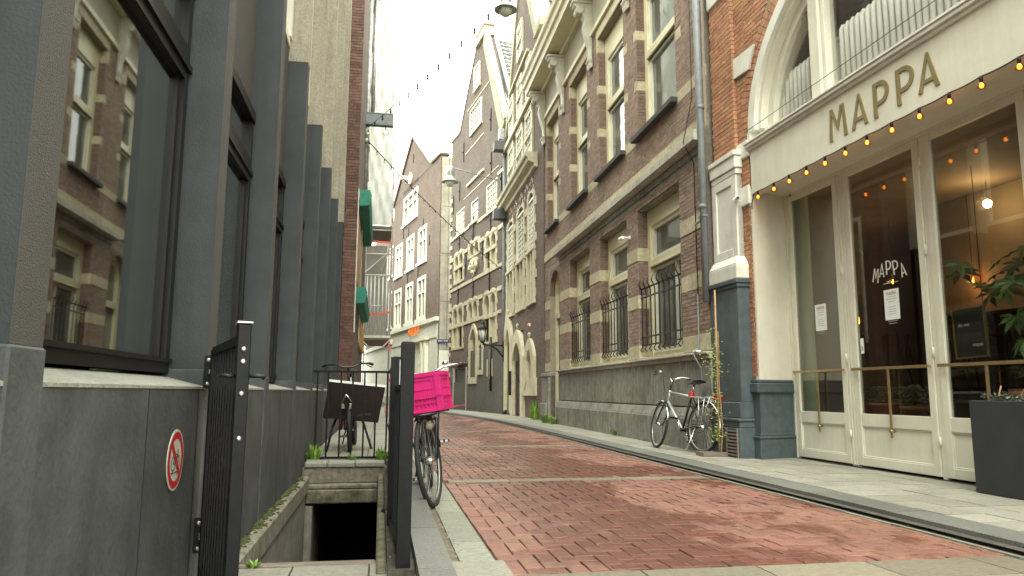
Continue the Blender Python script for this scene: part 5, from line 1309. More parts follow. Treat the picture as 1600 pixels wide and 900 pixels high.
# main cornice, frieze and brackets
a = MB(); a.box(-.1, E0, UD-.3, UD+.015, 8.95, 9.85); mp_(a, 'frieze', CREAMG)
a = MB(); a.box(-.1, E0, UD-.02, UD+.07, 8.97, 9.05); a.box(-.1, E0, UD-.02, UD+.05, 9.05, 9.12); mp_(a, 'architrave', CREAM)
a = MB(); a.poly([(0, 0)], 0, 0) if 0 else None
a.v = []; a.f = []; a.m = []; a.r = []; a.sm = []
prof = [(UD-.2, 9.85), (UD+.12, 9.85), (UD+.14, 9.92), (UD+.50, 9.95), (UD+.52, 10.12), (UD+.58, 10.16), (UD+.60, 10.30), (UD+.66, 10.36), (UD+.68, 10.46), (UD-.2, 10.50)]
k = 0
for x in (-.15, E0+.25): a.v += [(x, p[0], p[1]) for p in prof]
n = len(prof)
for i in range(n): a.face((i, (i+1) % n, n+(i+1) % n, n+i))
a.face(range(n)[::-1]); a.face(range(n, 2*n)); mp_(a, 'cornice', CREAM)
for x in (.45, 3.38, 6.05, 8.85, 11.35):
    a = MB(); P = [(UD+.01, 8.25), (UD+.07, 8.22), (UD+.10, 8.35), (UD+.06, 8.5), (UD+.08, 8.75), (UD+.16, 9.0), (UD+.22, 9.25), (UD+.18, 9.4), (UD+.30, 9.6), (UD+.44, 9.72), (UD+.46, 9.85), (UD+.01, 9.85)]
    k = len(a.v); nn = len(P)
    for xx in (x-.12, x+.12): a.v += [(xx, p[0], p[1]) for p in P]
    for i in range(nn): a.face((k+i, k+(i+1) % nn, k+nn+(i+1) % nn, k+nn+i))
    a.face([k+i for i in range(nn)][::-1]); a.face([k+nn+i for i in range(nn)])
    a.lathe((x-.14, UD+.30, 9.62), [(.10, 0), (.10, .28)], 14, ax=(1, 0, 0)); a.lathe((x-.13, UD+.07, 8.42), [(.055, 0), (.055, .26)], 12, ax=(1, 0, 0))
    a.box(x-.15, x+.15, UD, UD+.48, 9.78, 9.85)
    mp_(a, 'bracket', mat('bracket_paint', (.50, .48, .38), .5, .06, 6, bump=.05, dirt=.4), bevel=.012)
a = MB(); a.box(-.05, E0, -5, UD-.02, 10.3, 10.45); mp_(a, 'roof', LEAD)
# pipes and little things on the facade
t = thing('downpipe', 'long grey downpipe between the brick building and the restaurant pilaster', 'downpipe', (4.45, 9.47, 0)); t.rotation_euler = mh.rotation_euler
b = MB(); b.tube([(-.0, .05, 2.1), (-.0, .05, 4.55), (-.02, .07, 4.9), (-.02, .08, 9.4)], .052, 12)
for z in (3.45, 4.9, 6.7): b.lathe((-.0 if z < 4.5 else -.02, .06, z), [(.058, -.03), (.062, 0), (.058, .03)], 12)
b.box(-.06, .10, .02, .09, 3.30, 3.33); b.build('pipe', GREYP, t)
b = MB(); b.tube([(.05, .02, 3.32), (.14, .12, 3.22)], .018); b.build('clamp', GALV, t)
t = thing('lightning_conductor', 'thin dark cable running down the brick wall near the downpipe', 'cable', (4.45, 9.5, 0)); t.rotation_euler = mh.rotation_euler
b = MB(); b.tube([(.33, .012, 8.9), (.34, .012, 5.2), (.33, .17, 4.5), (.34, .014, 4.2), (.33, .014, 2.2)], .007, 5); b.build('cable', IRON, t)
b = MB(); b.tube([(.33, .02, 2.25), (.33, .02, 1.5), (.31, .13, 1.42), (.22, .13, 1.33), (.22, .05, 1.2), (.22, .05, .65), (.22, .13, .5)], .011, 8); b.build('conduit', GREYP, t)
b = MB(); b.box(.20, .30, .06, .13, 1.425, 1.45); b.build('bracket', WHITEP, t)
t = thing('security_camera', 'white dome security camera on the brick pier between two barred windows', 'security camera', (4.45, 9.5, 0)); t.rotation_euler = mh.rotation_euler
b = MB(); b.box(3.32, 3.38, .0, .03, 3.68, 3.74); b.tube([(3.35, .02, 3.71), (3.37, .12, 3.71)], .014); b.build('bracket', WHITEP, t)
b = MB(); b.lathe((3.36, .13, 3.71), [(.03, 0), (.035, .02), (.035, .13), (.028, .15)], 14, ax=(1, .25, -.1)); b.build('housing', WHITEP, t)
b = MB(); b.lathe((3.505, .168, 3.696), [(.026, 0), (.02, .01)], 12, ax=(1, .25, -.1)); b.build('lens', SIGNB, t)

# ================================================================== WHITE-WINDOWED OLD HOUSE (B2)
b2 = facade('gabled_house', 'old brown brick house with tall white leaded windows, cream cornice and arched grey-green doors', 'house', (4.63, 20.9), (4.72, 28.2))
def p2_(mb, name, m_, **k): return mb.build(name, m_, b2, **k)
WL = 7.3
cols = [(1.30, 2.45), (3.05, 4.55), (5.25, 6.75)]
holes = [(a_, b_, 3.72, 7.2) for a_, b_ in cols]+[(3.35, 4.95, -1, 2.95), (5.6, 6.7, 1.0, 3.3), (1.5, 2.4, 1.1, 2.3)]
out = [(0, 0), (0, 10.9), (.35, 10.9), (.55, 12.2), (3.5, 16.6), (4.0, 16.6), (7.3, 10.9), (7.3, 0)]
a = MB(); wallmb(a, 0, WL, 0, 10.9, -.35, 0, holes); a.poly([(.35, 10.9), (.55, 12.2), (3.5, 16.6), (4.0, 16.6), (7.3, 10.9)], -.35, 0); a.box(0, .3, -6, -.35, 0, 10.8)
a.poly([(0, 7.9), (.0, 10.9), (.3, 10.9), (.3, 7.9)], -.36, -.002)
p2_(a, 'wall', MATS['house_brick_brown'])
def lattice(fn, s0, s1, z0, z1, nc, nr, d=-.08, fw=.09, mw=.022, name='window', arched=False, m_=None, gl=WINGLF):
    f = MB(); m_ = m_ or CREAMW
    f.box(s0, s0+fw, d-.05, d+.03, z0, z1); f.box(s1-fw, s1, d-.05, d+.03, z0, z1); f.box(s0+fw, s1-fw, d-.05, d+.03, z0, z0+fw); f.box(s0+fw, s1-fw, d-.05, d+.03, z1-fw, z1)
    for i in range(1, nc):
        x = s0+fw+(s1-s0-2*fw)*i/nc; w_ = mw*2.2 if nc % 2 == 0 and i == nc//2 else mw; f.box(x-w_/2, x+w_/2, d-.045, d, z0+fw, z1-fw)
    for j in range(1, nr):
        z = z0+fw+(z1-z0-2*fw)*j/nr; f.box(s0+fw, s1-fw, d-.044, d-.001, z-mw/2, z+mw/2)
    o = fn(f, name, m_)
    g_ = MB(); g_.box(s0+fw, s1-fw, d-.035, d-.03, z0+fw, z1-fw); g_.build('pane', gl, o); return o
for (p, q) in cols:
    # leaded upper light over stone-framed lower lights
    lattice(p2_, p+.06, q-.06, 5.42, 7.06, 4, 9, d=.0, fw=.07, gl=WINGLW)
    f = MB(); c = (p+q)/2
    f.box(p-.06, p+.12, -.12, .07, 3.72, 5.30); f.box(q-.12, q+.06, -.12, .07, 3.72, 5.30); f.box(c-.07, c+.07, -.12, .05, 3.72, 5.30); f.box(p-.1, q+.1, -.12, .09, 5.30, 5.42); f.box(p-.1, q+.1, -.12, .09, 3.60, 3.74)
    f.box(p-.04, p+.06, -.12, .05, 5.42, 7.2); f.box(q-.06, q+.04, -.12, .05, 5.42, 7.2)
    f.archfill(p+.06, q-.06, 6.9, 7.25, -.1, .05, top=7.3)
    for k in range(6): 
        z = 3.8+k*.58; e = .10 if k % 2 else 0
        f.box(p-.16-e, p-.04, -.02, .03, z, z+.26); f.box(q+.04, q+.16+e, -.02, .03, z, z+.26)
    o = p2_(f, 'stone_window', CREAMF)
    g_ = MB(); g_.box(p+.1, q-.1, -.10, -.09, 3.74, 5.30); g_.build('pane', WINGLF, o)
# decorative blocks above
for (p, q) in cols+[(2.45, 3.05), (4.55, 5.25)]:
    c = (p+q)/2
    for dx, dz in ((-.35, 0), (.35, 0), (-.2, .24), (.2, .24), (0, .38)): f = MB(); f.box(c+dx-.06, c+dx+.06, -.02, .02, 7.34+dz*.9, 7.46+dz*.9); p2_(f, 'stone_block', CREAMF)
f = MB()
for k in range(16):
    z = .4+k*.48; e = .1 if k % 2 else 0; f.box(7.30-.26-e, 7.32, -.02, .03, z, z+.2)
p2_(f, 'corner_block', CREAMF)
# projecting cornice below the top floor
prof = [(0, 7.85), (.10, 7.87), (.12, 7.98), (.30, 8.05), (.32, 8.16), (.40, 8.2), (.42, 8.30), (0, 8.34)]
a = MB()
for x in (.9, 7.35): a.v += [(x, p[0], p[1]) for p in prof]
n = len(prof)
for i in range(n): a.face((i, (i+1) % n, n+(i+1) % n, n+i))
a.face(range(n)[::-1]); a.face(range(n, 2*n)); p2_(a, 'cornice', CREAMF)
for (z0, z1, d) in ((8.36, 10.1, .10), (10.75, 12.0, .10), (12.9, 14.1, .08)):
    for k, (p, q) in enumerate(((1.6, 2.8), (3.3, 4.6), (5.2, 6.5))):
        if z0 > 12 and k != 1: continue
        if z0 > 10.5: p, q = (p+.2, q-.1)
        zz = z0+(.08 if z0 < 9 else 0)
        o = lattice(p2_, p, q, zz, z1, 4, 6, d=.04, fw=.08, gl=WINGLW)
        f = MB(); f.box(p-.05, q+.05, .0, .09, (zz+z1)/2-.04, (zz+z1)/2+.06); f.archfill(p, q, z1-.12, z1+.06, .0, .08, top=z1+.12); f.box(p-.06, p, .0, .06, zz, z1); f.box(q, q+.06, 0, .06, zz, z1)
        f.build('window_trim', CREAMF, o)
a = MB(); a.box(.8, 7.35, -.02, .16, 10.32, 10.50); p2_(a, 'upper_moulding', CREAMF)
a = MB(); a.box(2.3, 6.2, -.02, .10, 12.35, 12.45); p2_(a, 'upper_moulding', CREAMF)
# gable coping and roof
a = MB(); a.strip([(.45, 12.2), (3.45, 16.7)], [(.85, 12.1), (3.65, 16.3)], -.5, .12); a.box(-.15, .85, -.55, .14, 12.05, 12.32); a.strip([(7.45, 10.9), (4.0, 16.7)], [(7.25, 10.75), (3.9, 16.3)], -.4, .06); p2_(a, 'gable_coping', COPING)
def tile_roof(fn, s_e, z_e, s_r, z_r, d0, d1, nr=22, nc=20):
    b = MB(); k0 = 0
    wd = (d0-d1)/nc
    for j in range(nr):
        t0, t1 = j/nr, (j+1.12)/nr; lift = .05
        for i in range(nc):
            cols_ = 4; base = len(b.v); r_ = random.random()
            for (t, up) in ((t0, lift), (t1, .01)):
                for k in range(cols_+1):
                    d = d0-(i+k/cols_)*wd; h_ = .035*math.sin(k/cols_*2*math.pi)+up
                    b.v.append((s_e+(s_r-s_e)*t-h_*.6, d, z_e+(z_r-z_e)*t+h_*.7))
            for k in range(cols_): b.face((base+k, base+k+1, base+cols_+2+k, base+cols_+1+k), 0, r_, True)
    o = fn(b, 'roof_tiles', TILE, stuff=True); return o
tile_roof(p2_, -.1, 11.2, 3.4, 16.4, -.5, -6.0, 20, 22)
a = MB(); a.strip([(.0, 11.3), (3.45, 16.45)], [(.35, 11.4), (3.7, 16.4)], -.72, -.5); p2_(a, 'flashing', LEAD)
# arched portal with niches and doors
f = MB()
def archpath(s0, s1, z0, zs, zt, n=16, pw=1.6):
    P = [(s0, z0)]
    for i in range(n+1):
        u = 2*i/n-1; P.append((s0+(s1-s0)*i/n, zs+(zt-zs)*(1-abs(u)**pw)**.75))
    return P+[(s1, z0)]
def surround(fn, so, si, name, m_, d=.09, pw=1.6):
    b = MB(); b.strip(archpath(*so, pw=pw), archpath(*si, pw=pw), -.18, d); return fn(b, name, m_)
surround(p2_, (3.0, 5.35, .05, 2.05, 3.0), (3.35, 4.95, .05, 1.95, 2.55), 'portal_surround', CREAMF, .12)
surround(p2_, (5.42, 7.25, .05, 2.9, 3.75), (5.75, 6.75, .2, 2.6, 3.2), 'niche_surround', CREAMF, .10)
surround(p2_, (1.15, 2.75, .9, 1.95, 2.55), (1.55, 2.35, 1.2, 1.85, 2.2), 'niche_surround', CREAMF, .10)
f = MB(); f.box(1.0, 2.95, -.02, .08, .75, 1.3); p2_(f, 'niche_base', CREAMF)
for fx, fz in ((4.2, 3.0), (6.35, 3.72), (1.95, 2.52)):
    f = MB(); f.lathe((fx, .06, fz), [(.05, 0), (.03, .1), (.07, .16), (.02, .22)], 10); p2_(f, 'finial', CREAMF)
f = MB(); f.box(5.42, 7.25, -.18, -.1, .05, 3.7); p2_(f, 'niche_back', CREAMF)
f = MB(); f.box(1.4, 2.5, -.18, -.12, .9, 2.4); p2_(f, 'niche_back', CREAMF)
for (x0, x1) in ((3.36, 4.13), (4.17, 4.94)):
    b = MB(); N = 10; P = []
    for i in range(N+1):
        s_ = x0+(x1-x0)*i/N; u = abs(2*(s_-3.35)/1.6-1); P.append((s_, 1.95+.6*(1-min(1, u)**1.6)**.75))
    b.poly([(x0, .1)]+P+[(x1, .1)], -.14, -.09); d = p2_(b, 'door', DOORG)
    b = MB(); b.box(x0+.02, x1-.1, -.09, -.07, .55, .62); b.box(x0+.02, x1-.1, -.09, -.07, 1.75, 1.82); b.build('hinge_strap', IRON, d)
    b = MB(); b.tube([((x0+x1)/2, -.07, 1.2), ((x0+x1)/2, -.03, 1.35), ((x0+x1)/2, -.07, 1.5)], .02); b.build('handle', IRON, d)
b = MB(); b.box(5.1, 5.3, .12, .20, .75, 1.6); p2_(b, 'letter_box', BROWNB)
t = thing('orange_alarm', 'small orange alarm box on the brown brick wall above the right niche', 'alarm box', (4.60, 22.9, 2.98)); b = MB(); b.lathe((0, 0, 0), [(.07, 0), (.08, .05), (.05, .1)], 12, ax=(-1, 0, 0)); b.v = [(x*.6, y*.6, z*.6) for x, y, z in b.v]; b.build('cover', ORANGE, t); b = MB(); b.box(-.01, .03, -.05, .05, -.05, .05); b.build('back_plate', WHITEP, t)

# ================================================================== GABLED WAREHOUSE (B3)
b3 = facade('stepped_gable_house', 'tall grey-red brick gabled warehouse with cream cross windows and iron wall anchors', 'house', (4.72, 28.2), (3.64, 35.7))
def p3_(mb, name, m_, **k): return mb.build(name, m_, b3, **k)
out = [(0, 0), (0, 11.7), (.3, 11.7), (3.15, 17.0), (4.5, 17.3), (7.75, 13.85), (9.45, 13.95), (9.45, 0)]
singles = [(1.2, 2.95, 5.95, 7.6), (3.85, 5.7, 7.0, 7.75), (6.65, 8.5, 6.15, 7.7), (1.15, 3.1, 2.85, 5.05), (3.95, 5.78, 4.1, 5.05), (6.6, 8.75, 2.9, 5.05), (4.05, 5.15, 1.5, 3.75), (5.85, 8.2, -1, 2.05), (3.1, 3.75, 1.9, 2.95)]
lat = [(1.22, 2.95, 8.5, 9.8, 6, 5), (4.2, 5.5, 8.65, 9.7, 1, 2), (6.65, 8.35, 8.6, 9.85, 6, 4), (3.27, 5.97, 10.7, 12.05, 8, 5), (3.62, 5.52, 13.05, 14.2, 5, 5), (3.98, 4.93, 15.0, 16.1, 3, 4)]
hl = [s_ for s_ in singles]+[(a_, b_, c, d) for a_, b_, c, d, _, _ in lat if d < 11.7]
a = MB(); wallmb(a, 0, 9.45, 0, 11.7, -.35, 0, [h for h in hl if h[2] < 10.6]); a.poly([(0, 11.7), (.3, 11.7), (3.15, 17.0), (4.5, 17.3), (7.75, 13.85), (9.45, 13.95), (9.45, 11.7)], -.35, 0); a.box(9.1, 9.45, -6, -.35, 0, 13.9); a.box(0, .3, -6, -.35, 0, 11.5)
p3_(a, 'wall', MATS['house_brick_grey_red'])
a = MB(); a.box(.0, 9.45, -.01, .03, .0, 1.3); a.box(0.0, 5.8, -.01, .028, 1.3, 2.7); p3_(a, 'render', STUC)
for s0, s1, z0, z1, nc, nr in lat:
    o = lattice(p3_, s0, s1, z0, z1, nc, nr, d=-.05 if z1 < 11 else (-.05 if z1 < 12.1 else .06), fw=.08, mw=.03, gl=WINGLW)
    f = MB(); f.box(s0-.1, s1+.1, -.05, .09, z0-.12, z0); f.build('sill', CREAMF, o)
def crosswin(fn, p, q, z0, z1, zt=None, lights=2):
    f = MB(); n = lights; fw = .14; iw = (q-p-fw*(n+1))/n
    top0 = zt if zt else z0
    for i in range(n+1): x = p+i*(iw+fw); f.box(x, x+fw, -.14, .03, z0, z1)
    f.box(p, q, -.14, .03, z0-.0, z0+.10); 
    if zt: f.box(p-.05, q+.05, -.14, .05, zt-.07, zt+.08)
    for i in range(n):
        x = p+fw+i*(iw+fw); f.archfill(x, x+iw, z1-.45, z1-.14, -.14, .03, top=z1)
    # arched hood and toothed sides
    for i in range(n):
        x = p+fw/2+i*(iw+fw); f.strip([(x+(iw+fw)*k/8, z1-.05+.14*math.sin(math.pi*k/8)) for k in range(9)], [(x+(iw+fw)*k/8, z1-.1) for k in range(9)], -.02, .05)
    k = 0; z = z0
    while z < z1-.15:
        e = .03 if k % 2 else .12; f.box(p-e, p+.01, -.02, .035, z, z+.24); f.box(q-.01, q+e, -.02, .035, z, z+.24); z += .26; k += 1
    o = fn(f, 'stone_window', CREAMF)
    g_ = MB(); g_.box(p+.05, q-.05, -.12, -.115, z0+.05, z1); g_.build('pane', WINGLF, o)
    for i in range(n):
        x = p+fw+i*(iw+fw)
        if zt: h_ = MB(); h_.box(x, x+iw, -.11, -.08, z0+.1, zt-.07); h_.build('shutter', CREAMF if (i+int(p)) % 2 else BROWNB, o)
    return o
crosswin(p3_, 1.2, 2.95, 5.97, 7.6, 6.85); crosswin(p3_, 3.85, 5.7, 7.0, 7.75); crosswin(p3_, 6.65, 8.5, 6.15, 7.7, 6.95)
crosswin(p3_, 1.15, 3.1, 2.85, 5.05, 4.0); crosswin(p3_, 3.95, 5.78, 4.1, 5.05); crosswin(p3_, 6.6, 8.75, 2.9, 5.05, 4.05)
for z0, z1, segs in ((5.86, 6.0, ((.4, 9.45),)), (7.42, 7.6, ((0.2, 1.0), (3.1, 3.7), (5.85, 6.5), (8.65, 9.45))), (4.9, 5.08, ((.4, 1.0), (3.3, 3.8), (5.95, 6.4), (8.95, 9.45))), (3.98, 4.12, ((.5, 1.0), (3.3, 6.4), (8.95, 9.45))), (8.40, 8.55, ((.3, 1.2), (3.0, 4.15))), (8.5, 8.64, ((5.55, 6.6), (8.4, 9.4))), (9.75, 9.9, ((.2, 1.1),))):
    for p, q in segs:
        b = MB(); b.box(p, q, -.02, .045, z0, z1); p3_(b, 'stone_band', CREAMF)
for z0, z1, segs in ((12.35, 12.42, ((3.3, 6.6),)), (14.45, 14.52, ((2.0, 6.3),)), (10.15, 10.2, ((1.0, 6.8),))):
    for p, q in segs:
        b = MB(); b.box(p, q, -.02, .02, z0, z1); p3_(b, 'thin_moulding', SAND)
f = MB()
for k in range(25):
    z = .6+k*.5
    for s_ in (9.25, ):
        e = .1 if k % 2 else 0
        if z < 11: f.box(s_-.12-e, 9.47, -.02, .04, z, z+.2)
p3_(f, 'corner_block', CREAMF)
f = MB()
for s_, z in ((7.6, 10.4), (5.0, 7.6), (2.1, 10.2), (2.1, 7.7), (7.5, 7.7), (4.85, 8.0), (2.2, 5.2), (4.8, 5.2), (7.6, 5.2), (3.3, 6.7), (6.2, 6.4), (8.9, 10), (6.9, 12.2), (2.2, 12.2), (.6, 9.1)):
    b = MB(); b.box(s_-.03, s_+.03, .0, .05, z-.1, z+.9); b.lathe((s_, .05, z+.4), [(.05, 0), (.03, .04)], 8, ax=(0, 1, 0)); p3_(b, 'wall_anchor', IRON)
# carved coat of arms (generic relief)
f = MB()
f.poly([(4.0, 6.75), (4.15, 6.35), (4.5, 6.2), (4.72, 6.02), (4.95, 6.2), (5.3, 6.35), (5.45, 6.75), (5.2, 6.9), (4.72, 6.95), (4.3, 6.9)], 0, .07)
for x, z, r_ in ((4.2, 6.5, .18), (4.72, 6.55, .24), (5.25, 6.5, .18), (4.45, 6.72, .12), (5.0, 6.72, .12), (4.72, 6.25, .14)): f.lathe((x, .06, z), [(r_, 0), (r_*.8, .06), (r_*.3, .10)], 10, ax=(0, 1, 0))
p3_(f, 'carved_crest', CREAMF)
# ground floor: arched window, niche, door
b = MB(); b.strip([(3.95, 1.25), (3.95, 3.4)]+[(3.95+1.35*k/10, 3.3+.6*math.sin(math.pi*k/10)) for k in range(1, 10)]+[(5.3, 3.4), (5.3, 1.25)], [(4.15, 1.5), (4.15, 3.2)]+[(4.15+.95*k/10, 3.2+.45*math.sin(math.pi*k/10)) for k in range(1, 10)]+[(5.1, 3.2), (5.1, 1.5)], -.15, .07); b.box(3.95, 5.4, -.1, .075, 1.22, 1.5)
for k in range(7): b.box(5.28, 5.42+(.08 if k % 2 else 0), -.02, .05, 1.3+.3*k, 1.55+.3*k)
o = p3_(b, 'arched_window', CREAMF); b = MB(); b.box(4.1, 5.15, -.14, -.12, 1.5, 3.75); b.build('pane', WINGLF, o); b = MB(); b.box(4.1, 5.15, -.12, -.08, 2.2, 2.28); b.box(4.15, 5.1, -.12, -.1, 1.5, 2.2); b.build('shutter', DOORG, o)
b = MB(); b.strip([(3.0, 1.75), (3.0, 2.9), (3.2, 3.1), (3.6, 3.1), (3.8, 2.9), (3.8, 1.75)], [(3.15, 1.9), (3.15, 2.75), (3.25, 2.9), (3.5, 2.9), (3.62, 2.75), (3.62, 1.9)], -.1, .07); b.box(3.1, 3.7, -.12, -.1, 1.8, 3); b.box(3.0, 3.8, -.02, .07, 1.6, 1.8); p3_(b, 'niche', CREAMF)
b = MB(); b.box(5.85, 8.2, -.16, -.12, .05, 2.05); d = p3_(b, 'door', DOORG)
for k in range(6): b = MB(); b.box(5.9+k*.38, 6.25+k*.38, -.12, -.10, .1, 2.0); b.build('board', DOORG, d)
b = MB(); b.box(5.72, 5.86, -.02, .05, .05, 2.1); b.box(8.19, 8.33, -.02, .05, .05, 2.1); b.box(5.72, 8.33, -.02, .05, 2.1, 2.2); p3_(b, 'door_surround', CREAMG)
b = MB(); b.box(1.95, 2.05, .03, .05, 1.4, 2.6); b.box(1.6, 1.72, .03, .045, 1.5, 2.2); b.box(2.3, 2.42, .03, .045, 1.5, 2.2); p3_(b, 'wall_slot', CREAMF)
b = MB(); b.tube([(1.75, .07, .9), (1.75, .07, 3.1)], .05); p3_(b, 'iron_bar', IRON)
# gable coping + roof
b = MB(); b.strip([(.0, 11.75), (.28, 11.9), (3.1, 17.1)], [(.45, 11.35), (.75, 11.7), (3.3, 16.55)], -.06, .10); p3_(b, 'gable_coping', COPING)
b = MB(); b.strip([(-.12, 11.85), (3.0, 17.2)], [(.05, 11.8), (3.1, 17.08)], -.10, .12); p3_(b, 'coping_edge', CREAMG)
b = MB(); b.box(3.0, 4.6, -.4, .14, 16.95, 17.15); b.box(3.1, 4.5, -.35, .10, 17.15, 17.45); b.box(3.0, 4.6, -.4, .14, 17.45, 17.55); p3_(b, 'gable_block', CREAMF)
b = MB(); b.strip([(4.6, 17.3), (7.75, 13.95), (9.5, 14.02)], [(4.6, 17.2), (7.7, 13.83), (9.5, 13.92)], -.35, .03); p3_(b, 'coping_edge', B2TEX)
tile_roof(p3_, -.1, 11.5, 3.4, 16.9, -.45, -7.5, 20, 26)
b = MB(); b.strip([(.0, 11.75), (3.3, 17.0)], [(.3, 11.7), (3.6, 17.0)], -.62, -.42); p3_(b, 'flashing', LEAD)
# downpipe with hopper heads between the two houses
t = thing('rainwater_pipe', 'dark downpipe with two grey hopper boxes between the gabled houses', 'downpipe', (4.62, 28.05, 0))
b = MB(); b.tube([(0, -.0, 0), (0, 0, 11.0)], .065, 10); b.build('pipe', GREYP, t)
for z in (7.55, 10.35):
    b = MB(); b.lathe((-.08, 0, z), [(.12, 0), (.22, .08), (.24, .42), (.2, .5)], 12); b.box(-.45, .0, -.25, .2, z+.05, z+.4); b.build('hopper', mat('hopper_lead', (.10, .105, .11), .6, .15, 6), t)
b = MB(); b.box(-.25, -.05, -.2, .1, 10.85, 11.3); b.build('hopper', GALV, t)
# wall lantern
t = thing('wall_lantern', 'old black iron lantern on a curled bracket at the warehouse corner', 'lantern', (4.62, 28.0, 0))
b = MB(); b.tube([(0, -.05, 2.15), (-.25, -.1, 2.45), (-.5, -.15, 2.62), (-.85, -.2, 2.68)], .035); b.tube([(0, -.05, 2.62), (-.85, -.2, 2.66)], .025); b.box(-.04, .03, -.1, .0, 2.0, 2.8); b.build('bracket', IRON, t)
b = MB(); b.lathe((-.85, -.2, 2.7), [(.06, 0), (.10, .05), (.11, .08)], 6); b.lathe((-.85, -.2, 3.22), [(.23, 0), (.12, .14), (.08, .2), (.1, .24), (.03, .34), (.02, .42)], 6); b.build('lantern_cap', IRON, t)
b = MB(); b.lathe((-.85, -.2, 2.78), [(.10, 0), (.18, .44)], 6); b.build('lantern_glass', BULBOFF, t)
b = MB()
for k in range(6):
    a_ = k*math.pi/3; b.tube([(-.85+.105*math.cos(a_), -.2+.105*math.sin(a_), 2.78), (-.85+.19*math.cos(a_), -.2+.19*math.sin(a_), 3.22)], .012, 5)
b.build('lantern_frame', IRON, t)

# ================================================================== HOTEL (far)
ho = facade('hotel', 'brown brick hotel with pointed gable, white windows and pale painted ground floor', 'hotel', (3.14, 42.0), (.81, 53.0))
def ph(mb, name, m_, **k): return mb.build(name, m_, ho, **k)
r1 = [(2.85, 4.9), (5.95, 7.9), (9.15, 11.3)]
hh = [(a_, b_, 5.3, 8.0) for a_, b_ in r1]+[(a_, b_, 8.9, 11.2) for a_, b_ in r1]+[(3.05, 4.4, 0, 3.75), (9.7, 11.2, 0, 3.3), (6.0, 8.0, 0, 3.6)]
HL = 12.2
a = MB(); wallmb(a, 0, HL, 0, 13.2, -.4, 0, hh+[(5.2, 9.3, 12.25, 14.3)]); a.poly([(0, 14.7), (1.7, 14.75), (2.2, 15.1), (6.3, 18.0), (6.9, 18.0), (12.2, 14.4)], -.4, 0); a.box(0, 5.2, -.4, 0, 13.2, 14.7); a.box(9.3, HL, -.4, 0, 13.2, 14.5); a.box(5.2, 9.3, -.4, 0, 14.3, 14.8)
ph(a, 'wall', MATS['hotel_brick'])
a = MB(); wallmb(a, 0, HL, .3, 4.9, 0, .05, hh); a.box(0, HL, .0, .10, 3.95, 4.05); ph(a, 'painted_front', PAINTG)
a = MB(); a.box(-.1, HL, 0, .2, 4.9, 5.12); ph(a, 'shop_cornice', CREAMW)
a = MB()
for s_ in (1.9, 2.7): a.box(s_, s_+.35, .05, .25, .3, 3.9)
a.box(1.7, 5.2, .05, .3, 3.9, 4.0); ph(a, 'pilaster', CREAMW)
def sash(fn, p, q, z0, z1, nc=2, nr=2, name='window'):
    f = MB(); fw = .22
    f.box(p, p+fw, -.12, .03, z0, z1); f.box(q-fw, q, -.12, .03, z0, z1); f.box(p+fw, q-fw, -.12, .03, z1-fw, z1); f.box(p+fw, q-fw, -.12, .03, z0, z0+.15); f.box(p-.12, q+.12, -.05, .12, z0-.18, z0)
    for i in range(1, nc): x = p+(q-p)*i/nc; f.box(x-.09, x+.09, -.1, .0, z0, z1)
    for j in range(1, nr): z = z0+(z1-z0)*.62; f.box(p+fw, q-fw, -.1, .01, z-.06, z+.06)
    o = fn(f, name, CREAMW); g_ = MB(); g_.box(p+fw, q-fw, -.09, -.085, z0+.1, z1-.1); g_.build('pane', WINGL, o)
for p, q in r1: sash(ph, p, q, 5.35, 8.0); sash(ph, p, q, 8.95, 11.2)
sash(ph, 5.3, 9.2, 12.3, 14.25, 3, 2); sash(ph, 3.05, 4.4, .6, 3.75); sash(ph, 9.7, 11.2, .5, 3.3); sash(ph, 6.0, 8.0, .5, 3.6)
a = MB(); a.strip([(2.1, 15.15), (6.3, 18.05)], [(2.1, 14.85), (6.3, 17.75)], -.6, .15); ph(a, 'verge_board', mat('pale_green_lead', (.42, .50, .43), .6, .1, 5))
a = MB(); a.strip([(6.9, 18.15), (12.4, 14.5)], [(6.9, 17.95), (12.2, 14.3)], -.6, .1); ph(a, 'coping', B2TEX); a = MB(); a.box(-.1, 1.9, -.5, .1, 14.72, 14.85); ph(a, 'coping', B2TEX)
a = MB(); a.lathe((7.2, .0, 15.2), [(.42, 0), (.45, .1), (.3, .14)], 20, ax=(0, 1, 0)); a.box(7.1, 7.35, .05, 1.3, 15.1, 15.35); ph(a, 'hoist_bracket', CREAMW)
for s_, z in ((7.5, 11.6), (3.8, 11.4), (7.5, 8.4), (4.8, 8.4), (2.2, 10), (9, 11.7), (6.7, 16.5)): a = MB(); a.box(s_-.05, s_+.05, 0, .05, z-.3, z+.3); ph(a, 'wall_anchor', IRON)
a = MB(); a.box(-.019, .45, -.41, .01, 0, 14.7); ph(a, 'corner_brick', MATS['hotel_brick'])
